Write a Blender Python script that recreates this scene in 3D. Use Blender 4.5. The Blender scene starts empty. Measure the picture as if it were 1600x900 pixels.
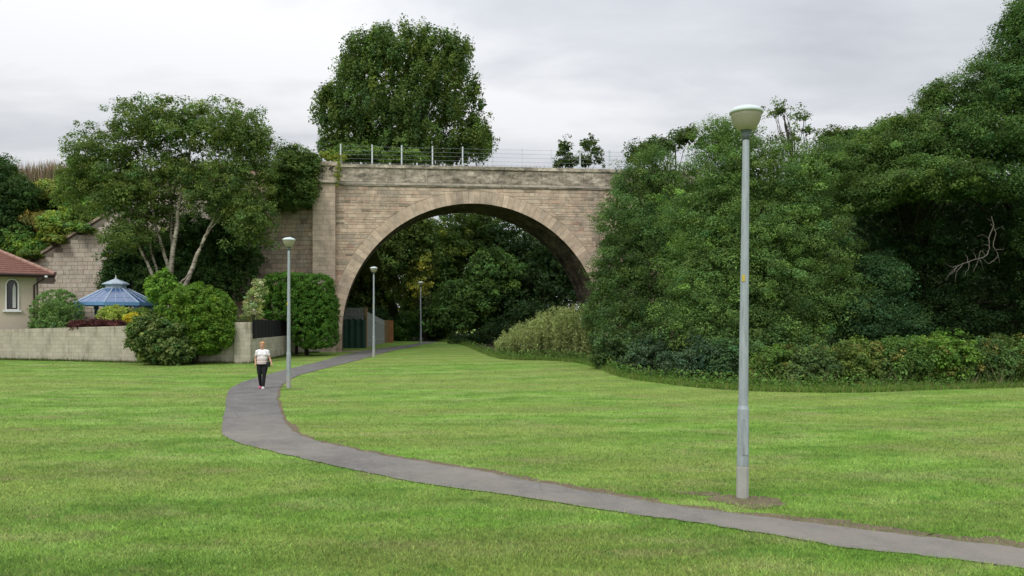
import bpy, math, random
import numpy as np
from mathutils import Vector, Matrix
random.seed(7); rng = np.random.default_rng(7)
S = bpy.context.scene; COL = S.collection
F = 1200.0; HC = 2.5                      # focal length in photo pixels, eye height

# ------------------------------------------------------------------ coordinates
def zg(y):
    return float(np.interp(y, [-200, 27, 36, 47, 53, 68, 90, 500], [0, 0, .10, .24, .28, .40, .5, .5]))
zgv = lambda y: np.interp(y, [-200, 27, 36, 47, 53, 68, 90, 500], [0, 0, .10, .24, .28, .40, .5, .5])
def W(px, py, d):                          # point at distance d seen at a photo position
    return np.array([(px-800)/F*d, d, HC+(500-py)/F*d])
def G(px, py):                             # ground point
    z = 0.0
    for _ in range(30):
        d = (HC-z)*F/(py-500); z = zg(d)
    return np.array([(px-800)/F*d, d, z])
def X(px, d): return (px-800)/F*d

# ------------------------------------------------------------------ objects
def tag(o, label=None, cat=None, group=None, kind=None):
    if label: o['label'] = label
    if cat: o['category'] = cat
    if group: o['group'] = group
    if kind: o['kind'] = kind
    return o
def thing(name, label, cat, loc=(0, 0, 0), group=None, rz=0):
    o = bpy.data.objects.new(name, None); COL.objects.link(o)
    o.empty_display_size = .2
    o.location = loc; o.rotation_euler = (0, 0, rz)
    return tag(o, label, cat, group)
def rootloc(p):
    l = np.zeros(3)
    while p is not None:
        l += np.array(p.location); p = p.parent
    return l
def obj(name, v, f, mat, parent=None, cols=None, uvdir=None, smooth=False, local=False):
    """v world coordinates (or local=True), linked as one mesh object"""
    v = np.asarray(v, dtype=float)
    if parent is not None and not local: v = v - rootloc(parent)
    me = bpy.data.meshes.new(name)
    me.from_pydata(v.tolist(), [], [tuple(int(i) for i in q) for q in f]); me.update()
    if cols is not None:
        a = me.color_attributes.new('col', 'FLOAT_COLOR', 'POINT')
        c = np.ones((len(v), 4)); c[:, :3] = cols; a.data.foreach_set('color', c.ravel())
    if uvdir is not None:
        uv = me.uv_layers.new(name='UVMap'); li = np.zeros(len(me.loops), int)
        me.loops.foreach_get('vertex_index', li)
        d = np.asarray(uvdir, float); d = d/np.linalg.norm(d)
        uv.data.foreach_set('uv', np.stack([v[li]@d, v[li][:, 2]], 1).ravel())
    if smooth: me.polygons.foreach_set('use_smooth', [True]*len(me.polygons))
    me.materials.append(mat)
    o = bpy.data.objects.new(name, me); COL.objects.link(o)
    if parent is not None: o.parent = parent
    return o
def fast(name, v, k, mat, parent=None, cols=None):
    """n faces of k verts each, verts in order"""
    v = np.asarray(v, dtype=np.float32).reshape(-1, 3)
    if parent is not None: v = v - rootloc(parent).astype(np.float32)
    n = len(v)//k
    me = bpy.data.meshes.new(name)
    me.vertices.add(n*k); me.vertices.foreach_set('co', v.ravel())
    me.loops.add(n*k); me.loops.foreach_set('vertex_index', np.arange(n*k, dtype=np.int32))
    me.polygons.add(n); me.polygons.foreach_set('loop_start', np.arange(0, n*k, k, dtype=np.int32))
    me.polygons.foreach_set('loop_total', np.full(n, k, dtype=np.int32))
    me.update(calc_edges=True)
    if cols is not None:
        a = me.color_attributes.new('col', 'FLOAT_COLOR', 'POINT')
        c = np.ones((n*k, 4), dtype=np.float32); c[:, :3] = np.repeat(cols, k, axis=0)
        a.data.foreach_set('color', c.ravel())
    me.materials.append(mat)
    o = bpy.data.objects.new(name, me); COL.objects.link(o)
    if parent is not None: o.parent = parent
    return o
class MB:
    def __init__(s): s.v = []; s.f = []; s.c = []
    def add(s, v, f, c=None):
        n = len(s.v); s.v += [tuple(p) for p in v]; s.f += [tuple(i+n for i in q) for q in f]
        s.c += [c if c is not None else (1, 1, 1)]*len(v); return s
    def box(s, x0, x1, y0, y1, z0, z1, c=None):
        v = [(x, y, z) for z in (z0, z1) for (x, y) in ((x0, y0), (x1, y0), (x1, y1), (x0, y1))]
        return s.add(v, [(3, 2, 1, 0), (4, 5, 6, 7), (0, 1, 5, 4), (1, 2, 6, 5), (2, 3, 7, 6), (3, 0, 4, 7)], c)
    def wall(s, a, b, t, za0, zb0, za1, zb1, c=None):
        """slab from a to b (xy), thickness t behind (left of a->b), bottom and top heights at both ends"""
        a = np.array(a[:2], float); b = np.array(b[:2], float); d = (b-a)/np.linalg.norm(b-a)
        n = np.array([-d[1], d[0]])*t
        v = [(*a, za0), (*b, zb0), (*(b+n), zb0), (*(a+n), za0), (*a, za1), (*b, zb1), (*(b+n), zb1), (*(a+n), za1)]
        return s.add(v, [(3, 2, 1, 0), (4, 5, 6, 7), (0, 1, 5, 4), (1, 2, 6, 5), (2, 3, 7, 6), (3, 0, 4, 7)], c)
    def tube(s, pts, rad, n=8, c=None, cap=True):
        pts = [np.array(p, float) for p in pts]; m = len(pts)
        if np.isscalar(rad): rad = [rad]*m
        v = []; ref = np.array([.31, .85, .42])
        for i, p in enumerate(pts):
            t = pts[min(i+1, m-1)]-pts[max(i-1, 0)]; t = t/(np.linalg.norm(t)+1e-9)
            if abs(t[2]) > .9: ref = np.array([1., 0, 0])
            else: ref = np.array([0, 0, 1.])
            a = np.cross(t, ref); a /= np.linalg.norm(a)+1e-9; b = np.cross(t, a)
            if abs(t[2]) > .9: a, b = np.array([1., 0, 0])-t*t[0], np.cross(t, np.array([1., 0, 0])-t*t[0])
            for k in range(n):
                q = 2*math.pi*(k+.5)/n
                v.append(p+rad[i]*(a*math.cos(q)+b*math.sin(q)))
        f = [(i*n+k, i*n+(k+1) % n, (i+1)*n+(k+1) % n, (i+1)*n+k) for i in range(m-1) for k in range(n)]
        if cap: f += [tuple(range(n))[::-1], tuple((m-1)*n+k for k in range(n))]
        return s.add(v, f, c)
    def lathe(s, prof, o=(0, 0, 0), n=24, c=None):
        v = []; m = len(prof)
        for r, z in prof:
            for k in range(n):
                q = 2*math.pi*k/n; v.append((o[0]+r*math.cos(q), o[1]+r*math.sin(q), o[2]+z))
        f = [(i*n+k, i*n+(k+1) % n, (i+1)*n+(k+1) % n, (i+1)*n+k) for i in range(m-1) for k in range(n)]
        return s.add(v, f, c)
    def ball(s, o, r, n=14, m=9, c=None):
        r = np.broadcast_to(np.array(r, float), (3,)); v = []
        for i in range(m+1):
            a = math.pi*i/m
            for k in range(n):
                q = 2*math.pi*k/n
                v.append((o[0]+r[0]*math.sin(a)*math.cos(q), o[1]+r[1]*math.sin(a)*math.sin(q), o[2]+r[2]*math.cos(a)))
        f = [(i*n+k, (i+1)*n+k, (i+1)*n+(k+1) % n, i*n+(k+1) % n) for i in range(m) for k in range(n)]
        return s.add(v, f, c)
    def build(s, name, mat, parent=None, uvdir=None, smooth=False, local=False, cols=False):
        return obj(name, s.v, s.f, mat, parent, np.array(s.c) if cols else None, uvdir, smooth, local)

# ------------------------------------------------------------------ materials
class NT:
    def __init__(s, m): s.t = m.node_tree; s.n = s.t.nodes
    def new(s, ty, **kw):
        nd = s.n.new(ty)
        for k, v in kw.items():
            if k.startswith('i_'):
                key = k[2:].replace('_', ' '); nd.inputs[key].default_value = v
            else: setattr(nd, k, v)
        return nd
    def l(s, a, b): s.t.links.new(a, b)
    def noise(s, vec, scale, detail=4, rough=.55, dist=0):
        n = s.new('ShaderNodeTexNoise'); n.inputs['Scale'].default_value = scale; n.inputs['Detail'].default_value = detail
        n.inputs['Roughness'].default_value = rough; n.inputs['Distortion'].default_value = dist
        if vec is not None: s.l(vec, n.inputs['Vector'])
        return n.outputs['Fac']
    def ramp(s, fac, stops):
        r = s.new('ShaderNodeValToRGB'); e = r.color_ramp.elements
        while len(e) < len(stops): e.new(.5)
        for el, (p, c) in zip(e, stops):
            el.position = p; el.color = (*c, 1) if not np.isscalar(c) else (c, c, c, 1)
        s.l(fac, r.inputs[0]); return r.outputs[0]
    def mix(s, fac, a, b, mode='MIX'):
        m = s.new('ShaderNodeMix', data_type='RGBA', blend_type=mode)
        for v, sock in ((fac, m.inputs[0]), (a, m.inputs[6]), (b, m.inputs[7])):
            if hasattr(v, 'is_output'): s.l(v, sock)
            elif np.isscalar(v): sock.default_value = v if sock == m.inputs[0] else (v, v, v, 1)
            else: sock.default_value = (*v, 1)
        return m.outputs[2]
    def math(s, op, a, b=None):
        m = s.new('ShaderNodeMath', operation=op)
        for v, sock in ((a, m.inputs[0]), (b, m.inputs[1])):
            if v is None: continue
            if hasattr(v, 'is_output'): s.l(v, sock)
            else: sock.default_value = v
        return m.outputs[0]
    def mapping(s, vec, scale=(1, 1, 1), rot=(0, 0, 0), loc=(0, 0, 0)):
        m = s.new('ShaderNodeMapping'); m.inputs['Scale'].default_value = scale; m.inputs['Rotation'].default_value = rot
        m.inputs['Location'].default_value = loc; s.l(vec, m.inputs['Vector']); return m.outputs[0]
def mat(name, col=(.5, .5, .5), rough=.7, spec=.3, metal=0, fn=None, bump=None):
    m = bpy.data.materials.new(name); m.use_nodes = True; t = NT(m); p = t.n['Principled BSDF']
    p.inputs['Base Color'].default_value = (*col, 1); p.inputs['Roughness'].default_value = rough
    p.inputs['Specular IOR Level'].default_value = spec; p.inputs['Metallic'].default_value = metal
    pos = t.new('ShaderNodeNewGeometry').outputs['Position']
    if fn: fn(t, p, pos)
    return m
def bumpn(t, p, h, strength=.4, dist=.02):
    b = t.new('ShaderNodeBump'); b.inputs['Strength'].default_value = strength; b.inputs['Distance'].default_value = dist
    t.l(h, b.inputs['Height']); t.l(b.outputs[0], p.inputs['Normal'])
def vary(col, amt=.25, scale=3., bscale=None, bstr=.3, bdist=.01, sc=(1, 1, 1)):
    """base colour with mottling, and a fine bump"""
    def fn(t, p, pos):
        v = t.mapping(pos, sc)
        a = t.noise(v, scale, 6, .6); b = t.noise(v, scale*7, 4, .6)
        c = np.array(col)
        r = t.ramp(a, [(.3, tuple(c*(1-amt))), (.7, tuple(np.minimum(c*(1+amt), .95)))])
        r = t.mix(.5, r, t.ramp(b, [(.3, tuple(c*(1-amt))), (.7, tuple(np.minimum(c*(1+amt), .95)))]))
        t.l(r, p.inputs['Base Color'])
        if bscale: bumpn(t, p, t.noise(pos, bscale, 4), bstr, bdist)
    return fn

# leaves: colour from the per-leaf attribute, a little light passing through
def foliage_mat(name, trans=.32, rough=.65, spec=.14):
    m = bpy.data.materials.new(name); m.use_nodes = True; t = NT(m); p = t.n['Principled BSDF']
    a = t.new('ShaderNodeAttribute', attribute_name='col')
    t.l(a.outputs['Color'], p.inputs['Base Color']); p.inputs['Roughness'].default_value = rough
    p.inputs['Specular IOR Level'].default_value = spec
    tr = t.new('ShaderNodeBsdfTranslucent')
    c = t.mix(1.0, a.outputs['Color'], (1.15, 1.3, .6), 'MULTIPLY'); t.l(c, tr.inputs['Color'])
    mx = t.new('ShaderNodeMixShader'); mx.inputs[0].default_value = trans
    t.l(p.outputs[0], mx.inputs[1]); t.l(tr.outputs[0], mx.inputs[2]); t.l(mx.outputs[0], t.n['Material Output'].inputs['Surface'])
    return m
LEAF = foliage_mat('leaf')
WEED = foliage_mat('weed_stem', .35)

def grass_colour(t, pos):
    v = t.mapping(pos, (.55, 1, 1), (0, 0, math.radians(-12)))
    big = t.noise(t.mapping(pos, (.12, .22, 1)), 1.0, 3, .5)
    mid = t.noise(v, 1.1, 5, .62, .3)
    fine = t.noise(pos, 9, 5, .7)
    vfine = t.noise(pos, 55, 3, .7)
    base = t.ramp(mid, [(.34, (.100, .200, .026)), (.50, (.148, .262, .042)), (.64, (.205, .318, .072))])
    base = t.mix(t.ramp(big, [(.44, 0), (.56, .75)]), base, (.185, .245, .055))
    dry = t.noise(t.mapping(pos, (.35, .9, 1), (0, 0, -.15), (4, 9, 0)), 1.3, 6, .7)
    base = t.mix(t.ramp(dry, [(.50, 0), (.66, .62)]), base, (.245, .245, .105))
    dark = t.noise(t.mapping(pos, (.5, 1.2, 1), (0, 0, .2), (14, 3, 0)), 1.9, 6, .7)
    base = t.mix(t.ramp(dark, [(.50, 0), (.68, .55)]), base, (.058, .125, .016))
    # mower stripes curving round the lawn
    w = t.new('ShaderNodeTexWave', wave_type='RINGS', bands_direction='X', rings_direction='Z') if False else t.new('ShaderNodeTexWave')
    w.wave_type = 'RINGS'; w.rings_direction = 'Z'
    w.inputs['Scale'].default_value = .12; w.inputs['Distortion'].default_value = 3.2; w.inputs['Detail'].default_value = 2
    w.inputs['Detail Scale'].default_value = .5
    t.l(t.mapping(pos, (1, 1, 1), (0, 0, 0), (14, -80, 0)), w.inputs['Vector'])
    base = t.mix(1.0, base, t.ramp(w.outputs['Fac'], [(.2, .93), (.8, 1.08)]), 'MULTIPLY')
    # bare scuffs and clover clumps
    cl = t.noise(t.mapping(pos, (1, 1, 1), (0, 0, 0), (2, 5, 0)), .9, 7, .75)
    base = t.mix(t.ramp(cl, [(.60, 0), (.68, .5)]), base, (.21, .17, .10))
    cv = t.noise(t.mapping(pos, (1, 1, 1), (0, 0, 0), (22, 5, 0)), 1.7, 5, .7)
    base = t.mix(t.ramp(cv, [(.56, 0), (.64, .5)]), base, (.075, .19, .03))
    base = t.mix(1.0, base, t.ramp(fine, [(.3, .84), (.7, 1.16)]), 'MULTIPLY')
    base = t.mix(1.0, base, t.ramp(vfine, [(.3, .82), (.7, 1.18)]), 'MULTIPLY')
    return base, vfine
def lawn_fn(t, p, pos):
    c, vf = grass_colour(t, pos); t.l(c, p.inputs['Base Color'])
    bumpn(t, p, t.noise(pos, 40, 4, .8), .55, .03)
M_LAWN = mat('lawn_turf', rough=.9, spec=.1, fn=lawn_fn)
def blade_fn(t, p, pos):
    c, _ = grass_colour(t, pos)
    a = t.new('ShaderNodeAttribute', attribute_name='col')
    c = t.mix(1.0, c, a.outputs['Color'], 'MULTIPLY'); t.l(c, p.inputs['Base Color'])
    gn = t.new('ShaderNodeNewGeometry').outputs['Normal']; vm = t.new('ShaderNodeVectorMath', operation='MULTIPLY_ADD')
    t.l(gn, vm.inputs[0]); vm.inputs[1].default_value = (.45, .45, .45); vm.inputs[2].default_value = (0, 0, .8)
    vn = t.new('ShaderNodeVectorMath', operation='NORMALIZE'); t.l(vm.outputs[0], vn.inputs[0]); t.l(vn.outputs[0], p.inputs['Normal'])
    tr = t.new('ShaderNodeBsdfTranslucent'); t.l(c, tr.inputs['Color'])
    mx = t.new('ShaderNodeMixShader'); mx.inputs[0].default_value = .25
    t.l(p.outputs[0], mx.inputs[1]); t.l(tr.outputs[0], mx.inputs[2]); t.l(mx.outputs[0], t.n['Material Output'].inputs['Surface'])
M_BLADE = mat('grass_blade', rough=.6, spec=.2, fn=blade_fn)
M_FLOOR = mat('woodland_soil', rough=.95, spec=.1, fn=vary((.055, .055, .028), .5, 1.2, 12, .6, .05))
def path_fn(t, p, pos):
    a = t.noise(pos, 1.2, 5, .6); b = t.noise(pos, 90, 3, .8); g = t.new('ShaderNodeTexVoronoi'); g.inputs['Scale'].default_value = 70
    t.l(pos, g.inputs['Vector'])
    c = t.ramp(a, [(.3, (.120, .115, .107)), (.7, (.190, .183, .172))])
    c = t.mix(1.0, c, t.ramp(t.noise(pos, 38, 5, .85), [(.3, .62), (.7, 1.38)]), 'MULTIPLY')
    c = t.mix(1.0, c, t.ramp(g.outputs['Distance'], [(.1, 1.25), (.5, .85)]), 'MULTIPLY')
    vc = t.new('ShaderNodeTexVoronoi', feature='DISTANCE_TO_EDGE'); vc.inputs['Scale'].default_value = .8
    wp_ = t.mix(.25, pos, t.new('ShaderNodeTexNoise').outputs['Color']); t.l(pos, wp_.node.inputs[6]); t.l(wp_, vc.inputs['Vector'])
    crk = t.math('MULTIPLY', t.ramp(vc.outputs['Distance'], [(.0, 1), (.012, 0)]), t.ramp(a, [(.45, 0), (.6, .55)])); c = t.mix(crk, c, (.055, .05, .045))
    gr = t.noise(pos, 6, 5, .75); c = t.mix(1.0, c, t.ramp(gr, [(.35, .84), (.65, 1.14)]), 'MULTIPLY')
    # the worn, sandier stretch nearest the lamp, and a patched seam
    wn = t.noise(t.mapping(pos, (.5, .5, 1), (0, 0, 0), (3, 1, 0)), 1.0, 5, .7)
    sx = t.new('ShaderNodeSeparateXYZ'); t.l(pos, sx.inputs[0])
    near = t.ramp(t.math('DIVIDE', sx.outputs['Y'], 30.0), [(.55, 1), (.75, 0)])
    c = t.mix(t.math('MULTIPLY', t.ramp(wn, [(.4, .15), (.65, .75)]), near), c, (.235, .210, .178))
    t.l(c, p.inputs['Base Color']); bumpn(t, p, b, .5, .01)
M_PATH = mat('asphalt', rough=.9, spec=.2, fn=path_fn)
M_DIRT = mat('bare_soil', rough=.95, spec=.1, fn=vary((.150, .115, .082), .4, 3., 30, .7, .03))
M_SLAB = mat('concrete_apron', rough=.9, spec=.1, fn=vary((.24, .21, .16), .2, 2., 30, .3, .01))
def stone_fn(dark=1.0, stain=.35):
    def fn(t, p, pos):
        a = t.new('ShaderNodeAttribute', attribute_name='col')
        n1 = t.noise(pos, 2.5, 6, .65); n2 = t.noise(pos, 18, 4, .7); n3 = t.noise(t.mapping(pos, (.5, .5, .16)), 1.0, 5, .65)
        c = t.mix(1.0, a.outputs['Color'], t.ramp(n1, [(.3, .78*dark), (.7, 1.18*dark)]), 'MULTIPLY')
        c = t.mix(1.0, c, t.ramp(n2, [(.3, .85), (.7, 1.12)]), 'MULTIPLY')
        c = t.mix(t.ramp(n3, [(.48, 0), (.70, stain)]), c, (.12, .115, .095))
        t.l(c, p.inputs['Base Color']); bumpn(t, p, n2, .5, .02)
    return fn
M_STONE = mat('sandstone', rough=.9, spec=.15, fn=stone_fn(1.06, .62))
M_STONEW = mat('weathered_sandstone', rough=.9, spec=.15, fn=stone_fn(1, .5))
def para_fn(t, p, pos):
    n1 = t.noise(t.mapping(pos, (.8, .8, 1.6)), 1.6, 7, .75, .3); n2 = t.noise(pos, 7, 5, .75)
    c = t.ramp(n1, [(.34, (.10, .096, .083)), (.48, (.27, .25, .215)), (.62, (.50, .465, .405))])
    c = t.mix(1.0, c, t.ramp(n2, [(.3, .7), (.7, 1.25)]), 'MULTIPLY')
    a = t.new('ShaderNodeAttribute', attribute_name='col'); c = t.mix(1.0, c, a.outputs['Color'], 'MULTIPLY')
    t.l(c, p.inputs['Base Color']); bumpn(t, p, n2, .6, .03)
M_PARA = mat('lichened_stone', rough=.95, spec=.1, fn=para_fn)
def soffit_fn(t, p, pos):
    uv = t.new('ShaderNodeUVMap').outputs[0]
    br = t.new('ShaderNodeTexBrick'); t.l(uv, br.inputs['Vector'])
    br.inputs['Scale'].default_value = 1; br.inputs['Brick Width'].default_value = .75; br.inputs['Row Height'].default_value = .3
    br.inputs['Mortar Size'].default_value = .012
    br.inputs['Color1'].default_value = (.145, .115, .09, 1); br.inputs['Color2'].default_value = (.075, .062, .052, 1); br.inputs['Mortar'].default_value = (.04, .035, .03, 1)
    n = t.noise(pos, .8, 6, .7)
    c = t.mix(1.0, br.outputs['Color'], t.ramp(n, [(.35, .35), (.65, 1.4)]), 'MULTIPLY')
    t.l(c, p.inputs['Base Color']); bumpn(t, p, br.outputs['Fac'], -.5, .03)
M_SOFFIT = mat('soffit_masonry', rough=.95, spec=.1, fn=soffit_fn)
def block_fn(t, p, pos):
    uv = t.new('ShaderNodeUVMap').outputs[0]
    br = t.new('ShaderNodeTexBrick'); t.l(uv, br.inputs['Vector'])
    br.inputs['Scale'].default_value = 1; br.inputs['Brick Width'].default_value = .45; br.inputs['Row Height'].default_value = .225
    br.inputs['Mortar Size'].default_value = .010; br.inputs['Mortar Smooth'].default_value = .4
    br.inputs['Color1'].default_value = (.50, .455, .37, 1); br.inputs['Color2'].default_value = (.42, .38, .305, 1); br.inputs['Mortar'].default_value = (.33, .30, .24, 1)
    n = t.noise(t.mapping(pos, (1, 1, .3)), 1.6, 6, .7); n2 = t.noise(pos, 25, 4, .7)
    c = t.mix(1.0, br.outputs['Color'], t.ramp(n2, [(.3, .85), (.7, 1.12)]), 'MULTIPLY')
    c = t.mix(t.ramp(n, [(.5, 0), (.75, .65)]), c, (.13, .115, .085))
    sx = t.new('ShaderNodeSeparateXYZ'); t.l(uv, sx.inputs[0])
    drip = t.noise(t.mapping(uv, (2.6, .25, 1)), 1.5, 4, .7)
    c = t.mix(t.math('MULTIPLY', t.ramp(drip, [(.5, 0), (.65, .7)]), t.ramp(t.math('DIVIDE', sx.outputs['Y'], 2.2), [(.62, 0), (.95, 1)])), c, (.15, .13, .10))
    t.l(c, p.inputs['Base Color']); bumpn(t, p, t.math('SUBTRACT', n2, br.outputs['Fac']), .5, .01)
M_BLOCK = mat('concrete_block', rough=.95, spec=.1, fn=block_fn)
M_RENDER = mat('roughcast', rough=.95, spec=.1, fn=vary((.50, .43, .345), .06, 2., 60, .5, .01))
M_TILE = mat('roof_tile', rough=.85, spec=.2, fn=vary((.175, .082, .062), .3, 4., 20, .3, .01))
M_BROWN = mat('brown_upvc', (.045, .022, .017), .4)
M_WHITE = mat('white_paint', rough=.5, fn=vary((.72, .72, .72), .06, 3.))
M_BLUE = mat('blue_paint', rough=.45, fn=vary((.14, .30, .50), .1, 3.))
M_BLUEP = mat('blue_roof_panel', (.075, .15, .33), .25, .5, fn=vary((.07, .135, .30), .22, 2.))
M_PALEB = mat('pale_blue_bar', rough=.4, fn=vary((.42, .52, .62), .08, 3.))
M_GLASS = mat('window_glass', (.02, .025, .028), .08, .6)
M_CURT = mat('net_curtain', (.5, .5, .48), .9)
def galv_fn(t, p, pos):
    n = t.noise(t.mapping(pos, (6, 6, 1.2)), 3, 5, .7); n2 = t.noise(pos, 60, 3, .7)
    c = t.ramp(n, [(.3, (.30, .345, .375)), (.7, (.42, .46, .49))])
    c = t.mix(1.0, c, t.ramp(n2, [(.3, .9), (.7, 1.08)]), 'MULTIPLY')
    n3 = t.noise(t.mapping(pos, (14, 14, .7), (0, 0, 0), (3, 1, 2)), 2, 6, .75); c = t.mix(t.ramp(n3, [(.52, 0), (.66, .55)]), c, (.17, .165, .14)); t.l(c, p.inputs['Base Color'])
M_GALV = mat('galvanised_steel', rough=.55, spec=.4, metal=.25, fn=galv_fn)
M_GALVL = mat('worn_steel_base', rough=.7, spec=.3, metal=.1, fn=vary((.38, .38, .35), .15, 5.))
M_CAP = mat('lamp_hood', rough=.5, spec=.4, fn=vary((.55, .62, .62), .12, 8.))
def bowl_fn(t, p, pos):
    tr = t.new('ShaderNodeBsdfTranslucent'); tr.inputs['Color'].default_value = (.70, .67, .50, 1)
    mx = t.new('ShaderNodeMixShader'); mx.inputs[0].default_value = .6
    t.l(p.outputs[0], mx.inputs[1]); t.l(tr.outputs[0], mx.inputs[2]); t.l(mx.outputs[0], t.n['Material Output'].inputs['Surface'])
M_BOWL = mat('yellowed_acrylic', (.52, .51, .41), .35, .5, fn=bowl_fn)
M_COLLAR = mat('dark_collar', (.10, .12, .13), .5)
M_YELL = mat('yellow_sticker', (.55, .42, .05), .6)
M_BLACKF = mat('black_boarding', rough=.8, fn=vary((.014, .014, .017), .3, 4.))
M_WOOD = mat('brown_timber', rough=.9, fn=vary((.035, .022, .015), .3, 4.))
M_PALEW = mat('pale_timber', rough=.9, fn=vary((.30, .20, .11), .25, 4.))
M_ORANGE = mat('orange_timber', rough=.9, fn=vary((.36, .16, .07), .25, 4.))
M_GREYF = mat('weathered_fence_timber', rough=.9, fn=vary((.33, .34, .32), .25, 5.))
M_WIRE = mat('fence_wire', (.30, .32, .33), .5, metal=.3)
M_POSTG = mat('galvanised_post', rough=.6, spec=.3, fn=vary((.55, .60, .62), .1, 4.))
M_BARK = mat('bark', rough=.95, spec=.1, fn=vary((.050, .042, .032), .4, 5., 20, .6, .03, (1, 1, .3)))
def birch_fn(t, p, pos):
    n = t.noise(t.mapping(pos, (1, 1, 4)), 2.5, 5, .7); n2 = t.noise(pos, 1.2, 4, .6)
    c = t.ramp(n, [(.38, (.09, .075, .06)), (.50, (.40, .36, .29)), (.7, (.56, .52, .44))])
    c = t.mix(t.ramp(n2, [(.45, 0), (.7, .5)]), c, (.20, .16, .12)); t.l(c, p.inputs['Base Color'])
M_BIRCH = mat('birch_bark', rough=.85, spec=.1, fn=birch_fn)
M_DEAD = mat('bare_dead_wood', rough=.95, spec=.05, fn=vary((.26, .235, .20), .25, 6.))
M_SKIN = mat('skin', (.52, .30, .21), .55); M_HAIR = mat('blonde_hair', rough=.7, fn=vary((.50, .28, .12), .3, 30.))
def shirt_fn(t, p, pos):
    tc = t.new('ShaderNodeTexCoord'); sx = t.new('ShaderNodeSeparateXYZ'); t.l(tc.outputs['Object'], sx.inputs[0])
    n = t.noise(tc.outputs['Object'], 14, 3); f = t.math('ADD', sx.outputs['Z'], t.math('MULTIPLY', n, .06))
    c = t.ramp(f, [(0, (.55, .46, .43)), (1, (.8, .78, .8))])
    r = c.node.color_ramp; r.elements[0].position = .0; r.elements[1].position = 1
    m = t.new('ShaderNodeMapRange'); m.inputs['From Min'].default_value = 1.02; m.inputs['From Max'].default_value = 1.36; t.l(f, m.inputs['Value'])
    t.l(m.outputs[0], c.node.inputs[0]); t.l(c, p.inputs['Base Color'])
M_SHIRT = mat('white_and_pink_top', rough=.9, fn=shirt_fn)
M_TROUS = mat('black_trousers', (.012, .012, .015), .85); M_SHOEP = mat('pink_trainer', (.55, .12, .22), .6); M_SHOEW = mat('white_trainer_sole', (.68, .62, .62), .6)
M_BAG = mat('black_bag', (.012, .012, .014), .5); M_LIP = mat('lips', (.42, .12, .10), .5); M_EYE = mat('eye', (.05, .035, .03), .3)

# ------------------------------------------------------------------ ground
L_PX = [(1600,890),(1337,858),(1145,827),(1000,806),(800,776),(715,764),(602,745),(511,726),(443,710),(387,696),(352,683),(347,668),(350,647),(355,624),(358.5,609),(383,596),(428,582.6),(466,573),(511.5,562),(545,553),(584,545.8),(624,541),(650,537),(668,533)]
R_PX = [(1600,858),(1425,838),(1250,816),(1075,794),(900,766),(800,746),(715,731),(602,713),(526,697),(481,685),(452,669.5),(441,650),(436,635),(434,619),(436,607),(446,597),(470,585.5),(510,575),(560,562.5),(590,554),(624,546),(647,541.5),(664,537.5),(690,533.5)]
Lw = np.array([G(*p)[:2] for p in L_PX]); Rw = np.array([G(*p)[:2] for p in R_PX])
def ext(A):
    d = A[0]-A[2]; d /= np.linalg.norm(d); return np.vstack([A[0]+d*40, A[0]+d*8, A])
Lw = ext(Lw); Rw = ext(Rw)
def catmull(P, k=12):
    P = np.vstack([2*P[0]-P[1], P, 2*P[-1]-P[-2]]); out = []
    for i in range(1, len(P)-2):
        for t in np.linspace(0, 1, k, endpoint=False):
            a, b, c, d = P[i-1:i+3]
            out.append(.5*((2*b)+(-a+c)*t+(2*a-5*b+4*c-d)*t*t+(-a+3*b-3*c+d)*t**3))
    out.append(P[-2]); return np.array(out)
Lc = catmull(Lw); Rc = catmull(Rw)
mid = (Lc+Rc)/2; cum = np.r_[0, np.cumsum(np.linalg.norm(np.diff(mid, axis=0), axis=1))]
tt = np.r_[np.linspace(0, 32, 30, endpoint=False), np.arange(32, 62, .07), np.arange(62, cum[-1], .25)]
Lc = np.stack([np.interp(tt, cum, Lc[:, i]) for i in (0, 1)], 1); Rc = np.stack([np.interp(tt, cum, Rc[:, i]) for i in (0, 1)], 1)
Nst = len(Lc)
def wob(n, amp, seed, sm=3):
    r = np.random.default_rng(seed).normal(size=n+sm*4); k = np.ones(sm)/sm
    return (np.convolve(r, k, 'same')[:n])*amp
def sheet(name, A, B, z, m, cols=6):
    v = []; f = []
    for i in range(len(A)):
        for j in range(cols+1):
            p = A[i]*(1-j/cols)+B[i]*j/cols; v.append((p[0], p[1], zg(p[1])+z))
    for i in range(len(A)-1):
        for j in range(cols):
            a = i*(cols+1)+j; f.append((a, a+1, a+cols+2, a+cols+1))
    return obj(name, v, f, m)
dirL = (Lc-Rc)/np.linalg.norm(Lc-Rc, axis=1)[:, None]
A = Lc+dirL*(wob(Nst, .03, 1)+wob(Nst, .07, 11, 19))[:, None]; Bp = Rc-dirL*(wob(Nst, .03, 2)+wob(Nst, .07, 12, 19))[:, None]
tag(sheet('path', A, Bp, .014, M_PATH), kind='structure')
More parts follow.
